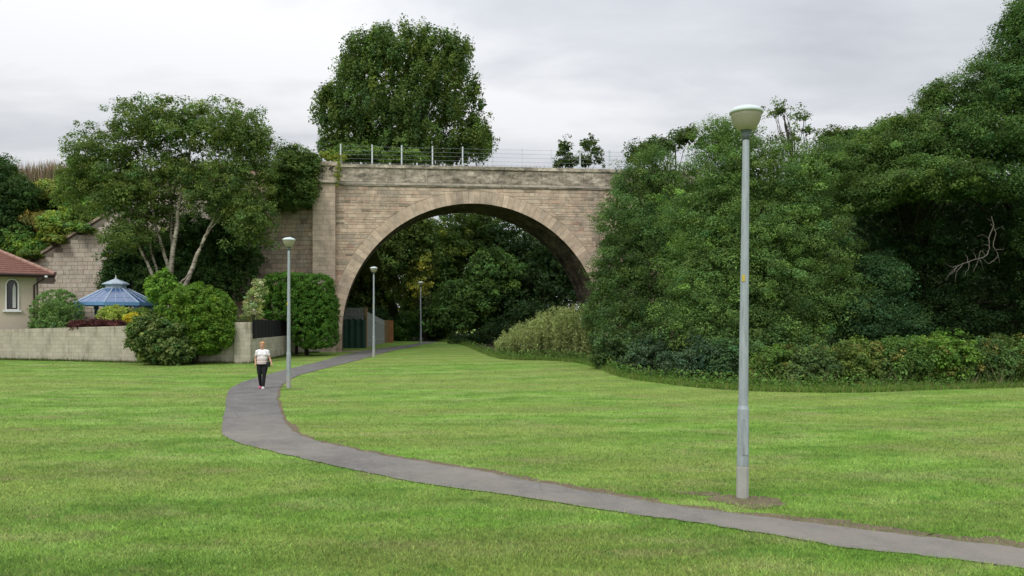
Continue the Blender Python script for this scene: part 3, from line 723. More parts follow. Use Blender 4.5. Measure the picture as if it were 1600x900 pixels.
# ------------------------------------------------------------------ fences beyond the arch
ff = thing('slatted_fence', 'grey slatted timber fence seen under the left side of the arch', 'fence', tuple(W(532, 0, 60)[:2])+(.3,))
def slats(a, b, za, zb, ta, tb, n, parent, m):
    mb = MB()
    for i in range(n):
        t = i/n; t2 = (i+.55)/n; p = a+(b-a)*t; q = a+(b-a)*t2
        mb.wall(p, q, .03, za+(zb-za)*t, za+(zb-za)*t2, ta+(tb-ta)*t, ta+(tb-ta)*t2)
    mb.build('slats', m, parent)
    for k in (.18, .82): MB().wall(a+np.array([0, .035]), b+np.array([0, .035]), .05, za+(ta-za)*k, zb+(tb-zb)*k, za+(ta-za)*k+.09, zb+(tb-zb)*k+.09).build('rail', m, parent)
a = W(524, 0, 60.5)[:2]; b = W(572, 0, 60)[:2]
slats(a, b, .3, .3, 3.45, 3.45, 22, ff, M_GREYF)
c = W(601, 0, 70)[:2]
slats(b, c, .3, .4, 3.2, 2.45, 60, ff, M_GREYF)
MB().box(b[0]-.09, b[0]+.09, b[1]-.09, b[1]+.09, .2, 3.5).build('post', M_PALEW, ff)
sc = thing('shade_net_screen', 'dark green netting screen at the foot of the slatted fence under the arch', 'screen', tuple(W(535, 0, 59.6)[:2])+(.3,))
M_NET = mat('green_netting', rough=.9, fn=vary((.032, .080, .058), .4, 2., 10, .4, .03))
mb = MB(); p0 = W(531, 0, 59.6)[:2]; p1 = W(571, 0, 59.3)[:2]; n = 20; prev = None
for i in range(n):
    q0 = p0+(p1-p0)*i/n; q1 = p0+(p1-p0)*(i+1)/n; s0 = .05*math.sin(i*1.3); s1 = .05*math.sin((i+1)*1.3)
    mb.wall(q0+(0, s0), q1+(0, s1), .02, .25, .25, 2.55+s0, 2.55+s1)
mb.build('netting', M_NET, sc)
for t in (0.02, .5, .98): q = p0+(p1-p0)*t; MB().tube([(q[0], q[1]+.12, .2), (q[0], q[1]+.12, 2.7)], .04, 8).build('post', M_WOOD, sc)
wp = thing('timber_screen', 'small pale and orange timber screen at the far end of the slatted fence', 'screen', tuple(W(607, 0, 70.5)[:2])+(.4,))
a = W(601, 0, 70.4); b = W(607, 0, 70.4); c = W(614.5, 0, 70.4)
MB().box(a[0], b[0]-.01, a[1], a[1]+.08, .4, W(0, 500, 70.4)[2]).build('pale_boards', M_PALEW, wp)
MB().box(b[0]+.01, c[0], a[1]-.02, a[1]+.06, .4, W(0, 500.5, 70.4)[2]).build('orange_boards', M_ORANGE, wp)

# ------------------------------------------------------------------ street lamps
def make_lamp():
    r = thing('street_lamp', 'x', 'street lamp', (0, 0, 0), 'street lamps along the footpath')
    MB().tube([(0, 0, -.1), (0, 0, .42), (0, 0, .46)], [.085, .085, .08], 8).build('column_foot', M_GALVL, r, local=True)
    mb = MB().tube([(0, 0, .463), (0, 0, 1.25), (0, 0, 1.30), (0, 0, 5.05)], [.082, .080, .068, .046], 16)
    mb.build('column', M_GALV, r, local=True, smooth=False)
    MB().box(-.045, .045, -.092, -.082, .62, 1.12).build('access_door', M_GALV, r, local=True)
    MB().lathe([(.001, 5.03), (.052, 5.03), (.055, 5.10), (.062, 5.14), (.085, 5.17)], n=20).build('collar', M_COLLAR, r, local=True, smooth=True)
    MB().lathe([(.085, 5.165), (.115, 5.175), (.150, 5.215), (.182, 5.275), (.205, 5.35), (.216, 5.405), (.20, 5.41), (.001, 5.41)], n=32).build('diffuser_bowl', M_BOWL, r, local=True, smooth=True)
    hd = MB().lathe([(.20, 5.40), (.230, 5.40), (.234, 5.42), (.226, 5.438), (.18, 5.475), (.10, 5.50), (.03, 5.508), (.001, 5.508)], n=32).build('hood', M_CAP, r, local=True, smooth=True)
    MB().ball((.045, 0, 5.512), (.022, .022, .02)).build('hood_cap', M_CAP, hd, local=True)
    MB().box(-.053, -.015, -.064, -.057, 3.04, 3.13).build('sticker', M_YELL, r, local=True)
    return r
def copy_tree(o, parent=None):
    c = o.copy(); COL.objects.link(c); c.parent = parent
    for ch in [x for x in bpy.data.objects if x.parent == o]: copy_tree(ch, c)
    return c
lamp = make_lamp()
LP = [((1160, 778), 'tallest and nearest street lamp, standing in the soil patch on the right beside the path', 5.5, (.0045, -.006)),
      ((451, 607), 'street lamp beside the walking woman, in front of the black boarded fence', 5.5, (.0, .0)),
      ((584, 558), 'street lamp on the grass verge seen against the left half of the arch opening', 5.5, (.0, .004)),
      ((657.5, 537), 'farthest and smallest street lamp, beyond the bridge at the end of the path', 5.5, (0, -.006))]
for i, (p, lab, h, tilt) in enumerate(LP):
    o = lamp if i == 0 else copy_tree(lamp)
    d = [10.8, 28.1, 46.8, 68.0][i]
    if i == 0: d = L1[1]
    o.location = (X(p[0], d), d, zg(d)); o['label'] = lab
    o.rotation_euler = (0, [.0100, .002, .0, -.004][i], 0)

# ------------------------------------------------------------------ person
def remesh(name, mb, m, parent, vox=.012, smooth_it=3, cut=None):
    o = mb.build(name, m, parent, local=True)
    md = o.modifiers.new('r', 'REMESH'); md.mode = 'VOXEL'; md.voxel_size = vox
    sm = o.modifiers.new('s', 'SMOOTH'); sm.iterations = smooth_it; sm.factor = .5
    dg = bpy.context.evaluated_depsgraph_get(); me = bpy.data.meshes.new_from_object(o.evaluated_get(dg))
    o.modifiers.clear(); old = o.data; o.data = me; me.name = name; bpy.data.meshes.remove(old)
    if not me.materials: me.materials.append(m)
    me.polygons.foreach_set('use_smooth', [True]*len(me.polygons)); return o
pf = G(410, 607.5)
per = thing('person', 'woman with short blonde hair, white top and black trousers walking along the path', 'person', tuple(pf), rz=.15)
def cone(mb, pts, rad, n=14):
    mb.tube(pts, rad, n)
    for p, r in zip(pts, rad): mb.ball(p, r*.99, n, 8)
b = MB()
b.ball((0, -.005, 1.575), (.072, .088, .105), 20, 14); b.ball((0, -.035, 1.52), (.052, .055, .06)); b.ball((0, -.095, 1.565), (.012, .018, .02))
for s in (-1, 1): b.ball((s*.073, .0, 1.57), (.012, .02, .03))
cone(b, [(0, .01, 1.36), (0, .0, 1.50)], [.065, .055])
b.ball((0, 0, 1.25), (.165, .11, .17)); b.ball((0, -.02, 1.08), (.17, .125, .15)); b.ball((0, .01, .95), (.185, .13, .13)); cone(b, [(-.15, 0, 1.35), (.15, 0, 1.35)], [.048, .048])
LL = [(-.095, 0, .90), (-.095, -.01, .50), (-.085, .13, .12)]; RL = [(.095, 0, .90), (.075, -.10, .50), (.055, -.15, .10)]
for Lg in (LL, RL): cone(b, [Lg[0], (np.array(Lg[0])+Lg[1])/2, Lg[1], (np.array(Lg[1])*.65+np.array(Lg[2])*.35), Lg[2]], [.09, .08, .056, .056, .036])
for Lg in (LL, RL): b.ball((Lg[2][0], Lg[2][1]-.06, .05), (.04, .11, .035))
arms = [[(.180, 0, 1.345), (.255, .0, 1.12), (.335, -.10, .915)], [(-.180, 0, 1.345), (-.245, .04, 1.12), (-.225, -.07, .90)]]
for Ar in arms:
    cone(b, [Ar[0], (np.array(Ar[0])+Ar[1])/2, Ar[1], (np.array(Ar[1])*.7+np.array(Ar[2])*.3), Ar[2]], [.052, .047, .038, .038, .025])
    d = np.array(Ar[2])-np.array(Ar[1]); d /= np.linalg.norm(d); side = np.cross(d, (0, 1, 0)); side /= np.linalg.norm(side); fw = np.cross(side, d)
    w = np.array(Ar[2]); pc = w+d*.045; cone(b, [w, pc, w+d*.075], [.022, .03, .028])
    for k, (ln, off) in enumerate([(.062, -.03), (.075, -.010), (.070, .011), (.055, .031)]):
        r0 = w+d*.07+fw*off; cone(b, [r0, r0+d*ln*.5, r0+d*ln*.9+side*.016*(-1)], [.0085, .008, .0065], 8)
    cone(b, [w+d*.03-fw*.022, w+d*.055-fw*.045, w+d*.085-fw*.05], [.011, .010, .008], 8)
body = remesh('body', b, M_SKIN, per, .007, 2)
h = MB(); h.ball((0, .022, 1.605), (.088, .092, .098), 18, 12); h.ball((0, .05, 1.54), (.082, .06, .08)); h.ball((.045, -.05, 1.655), (.05, .045, .035)); h.ball((-.045, -.05, 1.65), (.048, .045, .035))
for s in (-1, 1): h.ball((s*.074, .0, 1.59), (.022, .045, .055))
h.ball((0, .0, 1.685), (.055, .06, .035))
remesh('hair', h, M_HAIR, per, .009, 1)
sh = MB(); sh.ball((0, 0, 1.25), (.183, .13, .17)); sh.ball((0, -.02, 1.08), (.195, .15, .16)); sh.ball((0, .0, .985), (.20, .145, .10)); cone(sh, [(-.185, 0, 1.345), (-.06, 0, 1.375), (.06, 0, 1.375), (.185, 0, 1.345)], [.064, .062, .062, .064])
sh.ball((-.08, -.085, 1.235), (.08, .06, .075)); sh.ball((.08, -.085, 1.235), (.08, .06, .075))
for s, Ar in zip((1, -1), arms): q = np.array(Ar[0])*.5+np.array(Ar[1])*.5; cone(sh, [np.array(Ar[0])-(0, 0, .015), q], [.064, .058])
sh.tube([(0, -.01, .90), (0, -.01, 1.0)], [.20, .195], 20)
remesh('top', sh, M_SHIRT, per, .010, 2)
tr = MB()
tr.ball((0, .01, .93), (.19, .138, .12))
for Lg in (LL, RL):
    e = np.array(Lg[2])+(0, 0, -.01); k = np.array(Lg[1]); cone(tr, [Lg[0], (np.array(Lg[0])+k)/2, k, k*.65+e*.35, e], [.112, .102, .072, .064, .048])
remesh('trousers', tr, M_TROUS, per, .010, 2)
for Lg, nm in ((LL, M_SHOEP), (RL, M_SHOEW)):
    s = MB(); s.ball((Lg[2][0], Lg[2][1]-.05, .055), (.048, .125, .045)); s.ball((Lg[2][0], Lg[2][1]+.02, .075), (.044, .055, .05)); s.box(Lg[2][0]-.045, Lg[2][0]+.045, Lg[2][1]-.16, Lg[2][1]+.065, .012, .04)
    so_ = remesh('shoe', s, nm, per, .008, 2); MB().box(Lg[2][0]-.044, Lg[2][0]+.044, Lg[2][1]-.15, Lg[2][1]+.06, 0, .018).build('sole', M_SHOEW, so_, local=True)
for s in (-1, 1): MB().ball((s*.028, -.083, 1.585), (.012, .008, .007)).build('eye', M_EYE, per, local=True)
MB().ball((0, -.087, 1.525), (.02, .008, .006)).build('mouth', M_LIP, per, local=True)
bg = thing('handbag', 'small black handbag hanging at the hip of the walking woman', 'bag', (pf[0]+.225, pf[1]-.02, .93))
s = MB().box(-.05, .05, -.10, .08, -.13, .05); remesh('pouch', s, M_BAG, bg, .012, 3)
MB().tube([(0, -.07, .04), (-.04, -.05, .16), (-.05, 0, .2), (-.04, .05, .16), (0, .06, .04)], .009, 6).build('strap', M_BAG, bg, local=True)

# ------------------------------------------------------------------ foliage
def leafmesh(P, N, size, cols, name, parent, r, aspect=.62, matl=LEAF):
    """rhombic leaves at P with normals N"""
    n = len(P); N = N/(np.linalg.norm(N, axis=1)[:, None]+1e-9)
    a = np.cross(N, r.normal(size=(n, 3))); a /= np.linalg.norm(a, axis=1)[:, None]+1e-9; b = np.cross(N, a)
    s = (size*np.exp(r.normal(size=n)*.3))[:, None]*.5
    q = np.stack([P-a*s, P-b*s*aspect+N*s*.25, P+a*s, P+b*s*aspect+N*s*.25], 1)
    return fast(name, q, 4, matl, parent, cols)
FG = np.array((2.45, 2.22, 1.75))
def lump(P, f):
    x, y, z = P[:, 0]*f, P[:, 1]*f, P[:, 2]*f*1.3
    return .5*(np.sin(x+1.7*np.sin(z*.7+1))*np.sin(z+1.3*np.sin(y*.8))+np.sin(x*1.9+y*1.1+2)*np.sin(z*2.1-y*1.3+.5)*.8+np.sin(y*1.6+z*.6)*.5)
def clumps(blobs, n, r, shell=(.72, 1.03), low=-.55, sup=0, lumpy=.21):
    B = np.array(blobs, float); area = (B[:, 3]*B[:, 5]+B[:, 4]*B[:, 5]+B[:, 3]*B[:, 4]); pr = area/area.sum()
    out = []; tot = 0
    while tot < n:
        k = r.choice(len(B), n, p=pr); d = r.normal(size=(n, 3)); d /= np.linalg.norm(d, axis=1)[:, None]
        if sup: d = d/((np.abs(d)**sup).sum(1)**(1/sup))[:, None]
        rad = r.uniform(*shell, n); C = B[k, :3]+d*B[k, 3:6]*rad[:, None]
        rm = B[k, 3:6].mean(1); C = C+d*(lump(C, 3.5/np.clip(rm, .8, 3.))*lumpy*rm)[:, None]
        ok = d[:, 2] > low+r.uniform(-.2, .2, n)
        q = np.sqrt((((C[:, None, :]-B[None, :, :3])/B[None, :, 3:6])**2).sum(2)); q[np.arange(n), k] = 9
        ok &= q.min(1) > .70
        out.append(np.hstack([C[ok], d[ok]])); tot += ok.sum()
    return np.vstack(out)[:n]
def foliage(parent, blobs, col, nc=300, per=60, cr=.5, leaf=.12, seed=1, name='crown', shell=(.72, 1.03), low=-.55, fill=.12, flat=.75, cvar=.22, hue=.12, up=.75, zmin=None, second=None, upward=0., sup=0, lumpy=.21):
    r = np.random.default_rng(seed)
    CD = clumps(blobs, nc, r, shell, low, sup, lumpy); C = CD[:, :3]; D = CD[:, 3:]
    k = np.repeat(np.arange(nc), per); m = len(k)
    rad = cr*r.uniform(.55, 1.35, nc)
    e = r.normal(size=(m, 3)); e /= np.linalg.norm(e, axis=1)[:, None]
    rr = r.uniform(.25, 1.0, m)**.6
    off = e*rr[:, None]*rad[k][:, None]*np.array([1, 1, flat])
    if upward: off = off*np.array([.75, .75, 1.35])+np.array([upward*.4, 0, 0])*(off[:, 2:3])
    P = C[k]+off
    N = e*.55+np.array([0, 0, up])+D[k]*.35+r.normal(size=(m, 3))*.55
    base = np.array(col)*FG; cv = np.exp(r.normal(size=nc)*cvar+lump(C, 1.3/max(cr, .2))*min(.26, lumpy*2.2)); hv = r.normal(size=nc)*hue
    cc = base[None, :]*cv[:, None]*np.stack([1+hv, 1+hv*.25, 1-hv*.5], 1)
    if second is not None:
        c2, frac = second; pick = r.random(nc) < frac; cc[pick] = np.array(c2)*FG*cv[pick][:, None]
    cols = cc[k]*np.exp(r.normal(size=m)*.12)[:, None]
    size = np.full(m, leaf)
    if fill > 0:
        B = np.array(blobs, float); nf = int(m*fill); kk = r.choice(len(B), nf, p=(B[:, 3]*B[:, 5])/(B[:, 3]*B[:, 5]).sum())
        d = r.normal(size=(nf, 3)); d /= np.linalg.norm(d, axis=1)[:, None]; f_ = B[kk, :3]+d*B[kk, 3:6]*(r.uniform(.1, .8, nf)[:, None])
        P = np.vstack([P, f_]); N = np.vstack([N, r.normal(size=(nf, 3))]); cols = np.vstack([cols, np.tile(base, (nf, 1))]); size = np.concatenate([size, np.full(nf, leaf*2.2)])
    cols = np.clip(cols, .004, .6)
    if zmin is not None: ok = P[:, 2] > zmin; P, N, cols, size = P[ok], N[ok], cols[ok], size[ok]
    leafmesh(P, N, size, cols, name, parent, r)
    return C
def wiggle(a, b, n, amp, r, sag=0.):
    a = np.array(a, float); b = np.array(b, float); L = np.linalg.norm(b-a); pts = []
    o = np.zeros(3)
    for i in range(n+1):
        t = i/n; pts.append(a+(b-a)*t+o*math.sin(math.pi*t)+np.array([0, 0, sag*L*math.sin(math.pi*t)])); o = o+r.normal(size=3)*amp*L/n
    return pts
def B_(px, py, d, rx, ry, rd=None):
    c = W(px, py, d); a = rx/F*d; b = ry/F*d; return (c[0], c[1], c[2], a, rd if rd else (a+b)/2, b)
def limbs(parent, base, C, blobs, r, tr, nl, bark=M_BARK, name='trunk', fork=.35):
    B = np.array(blobs); cen = B[:, :3].mean(0); j_ = B[:, 2].argmax(); top = np.array([B[j_, 0]*.6+cen[0]*.4, B[j_, 1]*.6+cen[1]*.4, B[j_, 2]*.75+cen[2]*.25])
    base = np.array(base, float); mb = MB(); tp = wiggle(base, top, 8, .08, r)
    mb.tube([base+(0, 0, -.15)]+tp, [tr*1.35]+list(np.linspace(tr, tr*.3, 9)), 10)
    idx = r.choice(len(C), min(nl, len(C)), replace=False)
    for i in idx:
        e = C[i]; t = np.clip((e[2]-base[2])/(top[2]-base[2])-.25, fork, .9)*8; j = int(t); s = tp[j]
        mb.tube(wiggle(s, e, 5, .12, r, .06), list(np.linspace(tr*.38*(1-.5*j/8), tr*.06, 6)), 6, cap=False)
    mb.build(name, bark, parent, smooth=True)
def tree(name, label, cat, base, blobs, col, tr=.25, nl=25, group=None, bark=M_BARK, **kw):
    t = thing(name, label, cat, tuple(base), group)
    C = foliage(t, blobs, col, **kw); r = np.random.default_rng(kw.get('seed', 1)+99)
    limbs(t, base, C, blobs, r, tr, nl, bark); return t
def shrub(name, label, cat, px, d, blobs, col, group=None, z0=None, stems=6, bark=M_BARK, **kw):
    x = X(px, d); z = zg(d) if z0 is None else z0; t = thing(name, label, cat, (x, d, z), group)
    kw.setdefault('low', -1.2); kw.setdefault('zmin', z-.02)
    C = foliage(t, blobs, col, name='leaves', **kw); r = np.random.default_rng(kw.get('seed', 1)+55); mb = MB()
    for i in range(stems):
        e = C[r.integers(len(C))]; s = np.array([x+r.normal()*.08, d+r.normal()*.08, z-.05]); mb.tube(wiggle(s, s+(e-s)*.9, 5, .12, r), list(np.linspace(.05, .012, 6)), 5, cap=False)
    mb.build('stems', bark, t); return t

GDK = (.024, .052, .018); GMD = (.042, .085, .024); GBR = (.066, .125, .03)
# birch in the garden
bd = 47.8
bb = [B_(*a) for a in [(170,245,bd,62,50,2.6),(225,195,bd,50,45,2.4),(290,195,bd,60,42,2.6),(360,205,bd,58,45,2.6),(130,285,bd+.5,42,52,2.),(200,300,bd-.5,65,55,2.4),(285,270,bd+.6,70,50,2.4),(375,280,bd,55,65,2.6),(205,362,bd-.8,52,40,1.8),(390,350,bd-.8,40,48,1.9),(330,310,bd-.6,48,38,1.8),(395,225,bd,32,42,2.),(250,330,bd+.6,40,30,1.5)]]
birch = thing('birch_tree', 'many-stemmed silver birch with pale bare trunks and a broad airy crown behind the gazebo', 'tree', tuple(W(268, 0, bd)[:2])+(1.0,))
C = foliage(birch, bb, (.050, .084, .029), nc=1900, per=66, cr=.42, leaf=.115, seed=21, shell=(.35, 1.04), low=-.9, fill=.04, cvar=.2, second=((.075, .105, .035), .18))
r = np.random.default_rng(5)
stems = [[(262,520,0),(247,455,-.2),(232,415,-.2),(218,384,-.3),(205,330,-.3),(190,260,-.2)], [(266,520,0),(266,424,0),(276,360,0),(281,312,.1),(294,258,.1),(300,200,.1)],
         [(266,430,.05),(257,400,0),(247,365,-.1),(240,335,-.2),(236,280,-.1),(232,210,0)], [(272,520,0),(290,448,-.3),(304,408,-.4),(318,375,-.4),(330,350,-.3),(352,300,-.2),(370,230,0)],
         [(262,480,.1),(238,400,.2),(234,375,.2),(228,330,.2)], [(268,440,.5),(269,380,.6),(266,320,.6),(262,250,.6)], [(322,368,-.3),(340,345,-.4),(352,330,-.5)], [(280,330,0),(296,310,-.1),(312,296,-.2)],[(278,446,-.3),(292,432,-.5),(300,420,-.4)]]
rads = [.14, .17, .12, .17, .09, .09, .05, .05, .07]
for st, ra in zip(stems, rads):
    pts = catmull(np.array([W(a, b_, bd+o) for a, b_, o in st]), 4); pts += r.normal(size=pts.shape)*.02
    MB().tube(pts, list(np.linspace(ra, ra*.32, len(pts))), 8).build('stem', M_BIRCH, birch, smooth=True)
mb = MB()
for i in r.choice(len(C), 90, replace=False):
    st = stems[int(r.integers(0, 6))]; a = st[int(r.integers(2, len(st)))]; s = W(a[0], a[1], bd+a[2]); e = C[i]
    if np.linalg.norm(e-s) < 4.5: mb.tube(wiggle(s, e, 5, .12, r, .08), list(np.linspace(.04, .010, 6)), 5, cap=False)
mb.build('twigs', M_BARK, birch)
# ivy against the retaining wall
def ivy(label, px, d, blobs, seed, z0=1.0, nc=420, col=GDK, name='ivy_bush'):
    return shrub(name, label, 'ivy', px, d, blobs, col, seed=seed, nc=nc, per=60, cr=.35, leaf=.13, z0=z0, shell=(.8, 1.03), fill=.2)
ivy('dark ivy hanging over the retaining wall directly behind the birch trunks', 330, 51.5, [B_(345,405,51.8,62,72,1.2), B_(300,440,51,45,45,1.2), B_(370,345,52,48,50,1.2), B_(300,380,52.3,40,50,1.)], 31, nc=700)
ivy('dark ivy mass on the retaining wall just above the gazebo roof', 205, 52, [B_(205,415,52.5,46,42,1.2), B_(180,440,52,25,30,1.), B_(240,440,52,30,36,1.), B_(240,400,52.5,36,40,1.)], 32)
shrub('ivy_bush', 'ragged green bush growing over the top of the wall beside the bridge parapet', 'bush', 465, 53, [B_(465,262,53,38,34,1.6), B_(440,300,52.8,26,34,1.2), B_(478,300,52.6,24,26,1.2), B_(490,262,53,14,20,1.)], (.040,.072,.022), z0=11.5, zmin=9, nc=420, per=60, cr=.35, leaf=.13, seed=33, fill=.2)
shrub('creeper', 'yellow-green creeper trailing over the left end of the bridge parapet', 'creeper', 515, 52.6, [B_(512,243,53.4,20,7,.5), B_(530,247,53.4,12,7,.4), B_(528,270,52.65,5,22,.12)], (.11,.14,.035), z0=12.9, zmin=9, nc=70, per=35, cr=.14, leaf=.09, seed=34, stems=3, fill=0)
# shrubs in the garden
def dome(name, label, px, d, blobs, col, seed, **kw):
    a = dict(lumpy=.05, nc=500, per=40, cr=.13, leaf=.07, shell=(.93, 1.02), fill=.25, cvar=.1, hue=.06, z0=1.0); a.update(kw)
    return shrub(name, label, 'shrub', px, d, blobs, col, seed=seed, **a)
dome('clipped_shrub', 'smooth blue-green domed shrub beside the corner of the bungalow', 89, 45.3, [B_(89,490,45.3,37,38,1.3), B_(90,510,45.3,38,20,1.3)], (.075,.135,.055), 41, up=.3)
dome('low_shrub', 'pale yellow-green rounded shrub in front of the gazebo', 180, 44.5, [B_(180,497,44.5,27,19,.9)], (.16,.215,.06), 42, nc=250)
dome('low_shrub', 'small mid-green shrub behind the yellow flowering one, under the gazebo eaves', 222, 45.2, [B_(219,493,45.2,22,11,.7)], (.07,.12,.03), 43, nc=160)
dome('low_shrub', 'small golden yellow shrub at the edge of the big hedge', 209, 44.0, [B_(210,499,44.0,15,9,.5)], (.30,.24,.03), 44, nc=110)
shrub('purple_maple', 'low dark purple feathery shrub spilling over the garden wall', 'shrub', 150, 43.4, [B_(150,508,43.4,42,10,.5), B_(185,509,43.0,12,9,.4), B_(120,508,43.6,14,8,.4)], (.045,.018,.022), seed=45, nc=260, per=40, cr=.16, leaf=.08, z0=1.0, zmin=1.5, cvar=.2)
shrub('leafy_shrub', 'fresh green leafy shrub at the foot of the birch stems', 'shrub', 250, 45.5, [B_(252,452,45.5,24,22,.8), B_(258,435,45.5,12,14,.5)], (.075,.155,.03), seed=46, nc=230, per=40, cr=.22, leaf=.11, z0=1.0)
shrub('hedge_mound', 'big rounded glossy hedge bulging over the garden wall', 'hedge', 303, 41.0, [B_(305,495,41.3,61,48,1.5), B_(322,520,41.0,43,32,1.1)], (.055,.108,.019), seed=47, lumpy=.09, nc=1100, per=55, cr=.18, leaf=.085, z0=.15, shell=(.9, 1.03), fill=.2, cvar=.14, hue=.1)
shrub('ivy_mound', 'variegated ivy mound on the wall at the left of the big rounded hedge', 'ivy', 250, 40.6, [B_(250,531,40.2,43,38,1.), B_(230,522,40.5,24,30,.9), B_(275,548,40.1,28,22,.8)], (.040,.072,.025), seed=48, nc=650, per=42, cr=.22, leaf=.13, z0=.15, shell=(.85, 1.05), fill=.2, second=((.095,.13,.055), .3))
# clipped conifer
cf = [B_(465,464,48.6,53,36,1.6), B_(494,500,48.4,31,42,1.4)]
ct = thing('clipped_conifer', 'bright green clipped conifer overhanging the wall beside the bridge', 'tree', tuple(W(480, 0, 49.2)[:2])+(.25,))
foliage(ct, cf, (.036, .088, .017), nc=1700, per=50, cr=.17, leaf=.085, seed=51, sup=6, lumpy=.04, shell=(.88, 1.0), low=-1.2, fill=.2, cvar=.13, hue=.08, up=.2)
MB().tube([W(480,0,49.2)*[1,1,0]+[0,0,.1], W(478,540,49.2), W(475,480,49.0)], [.14,.12,.08], 9).build('trunk', M_WOOD, ct)
shrub('variegated_shrub', 'loose pale variegated climber behind the wall pillar', 'shrub', 397, 43.5, [B_(396,478,43.6,16,26,.5), B_(404,452,43.8,11,16,.4), B_(388,495,43.4,12,12,.4)], (.15,.20,.10), seed=52, nc=130, per=30, cr=.18, leaf=.09, z0=1.0, second=((.30,.30,.2), .25), fill=0)

# left embankment bushes
shrub('dark_bush', 'large dark bush high on the embankment above the bungalow', 'bush', 10, 58.5, [B_(12,312,58.5,48,44,2.2), B_(-20,280,59,50,44,2.2), B_(-5,345,58,50,20,1.6)], GDK, seed=61, z0=8., zmin=5, nc=650, per=55, cr=.45, leaf=.15, fill=.2)
for i, (px, py, d, rx, ry, c, lab) in enumerate([
    (40,385,57.2,36,18,(.07,.125,.03),'bramble bush just above the bungalow roof on the embankment'),
    (95,350,57.5,36,20,(.11,.16,.04),'yellow-green bramble bush along the top of the sloping wall coping'),
    (78,300,60.5,30,18,(.12,.15,.045),'pale scrubby bush halfway up the embankment'),
    (115,300,59.5,30,35,(.07,.125,.035),'green bush on the embankment left of the birch crown'),
    (20,370,57.4,30,22,(.035,.075,.022),'dark green scrub bush below the large dark bush'),
    (135,340,57.2,26,22,(.065,.11,.03),'green scrub bush where the sloping wall meets the birch'),
    (50,397,55.8,14,6,(.06,.10,.03),'small bramble hanging over the lowest end of the sloping coping'),(88,374,55.6,15,6,(.08,.12,.035),'small yellow-green bramble draped over the middle of the sloping coping'),(126,355,55.2,18,7,(.055,.10,.03),'small bramble draped over the sloping coping next to the birch crown'),
    (60,345,58.5,30,14,(.12,.12,.045),'brownish bracken bush in the middle of the embankment')]):
    shrub('bank_bush', lab, 'bush', px, d, [B_(px,py,d,rx,ry,1.2), B_(px+rx*.5,py+ry*.3,d-.2,rx*.6,ry*.7,1.)], c, group='bushes on the left embankment', z0=(W(0, py+10, d)[2] if 'coping' in lab and ry < 12 else 7.), zmin=4, nc=(60 if ry < 12 else 200), per=45, cr=(.2 if ry < 12 else .34), leaf=.14, seed=62+i, fill=.15, hue=.2)
# trees behind the bridge
ctb = [B_(*a) for a in [(570,88,76,38,34,2.6),(705,85,76,34,34,2.6),(620,95,76,62,50,4.),(680,110,76,52,52,4.),(565,130,76,42,42,3.4),(545,185,76,50,50,4.),(700,165,76,48,52,4.),(615,170,75,75,60,4.5),(560,225,76,45,36,3.4),(650,225,75,70,40,4.),(735,218,76,34,36,3.),(530,175,76,36,38,3.),(655,62,76,30,20,2.),(600,72,76,36,26,2.4),(512,150,76,14,20,1.4),(742,140,76,8,26,1.2),(518,235,76,18,18,2.)]]
tree('broadleaf_tree', 'tall full-crowned broadleaf tree rising behind the centre of the bridge', 'tree', W(585,0,84)*[1,1,0]+[0,0,.4], ctb, (.047,.078,.024), tr=.42, nl=60, seed=71, nc=1250, per=70, cr=.72, leaf=.22, shell=(.55,1.04), fill=.07, low=-.7, cvar=.2, flat=1.0, upward=.6, second=((.035,.07,.03), .25))
tree('young_tree', 'lower young tree filling in under the right side of the tall broadleaf tree', 'tree', W(775,0,92)*[1,1,0]+[0,0,.5], [B_(752,222,84,20,34,1.8),B_(700,245,84,40,18,1.8)], (.055,.09,.022), tr=.14, nl=12, seed=72, nc=170, per=50, cr=.5, leaf=.22, shell=(.4,1.05), fill=.05)
for i, (px, py, rx, ry, lab) in enumerate([(880,237,14,22,'left of the two small dark saplings behind the bridge parapet'), (921,233,20,22,'right and fuller of the two small dark saplings behind the bridge parapet')]):
    tree('sapling', lab, 'tree', W(px,0,61.5)*[1,1,0]+[0,0,10.5], [B_(px,py,61.5,rx,ry,.8), B_(px+rx*.4,py+16,61.5,rx*.9,14,.8), B_(px-rx*.5,py+20,61.5,rx*.7,10,.7)], (.035,.06,.022), tr=.05, nl=10, group='saplings behind the parapet', seed=74+i, nc=75, per=32, cr=.28, leaf=.15, shell=(.4,1.1), fill=.03)
tree('young_tree', 'bushy little tree behind the left end of the parapet below the broadleaf tree', 'tree', W(520,0,62)*[1,1,0]+[0,0,9], [B_(555,243,62,44,16,1.4), B_(620,248,62,50,13,1.2)], (.05,.09,.026), tr=.1, nl=10, seed=78, nc=200, per=45, cr=.35, leaf=.16, fill=.1)
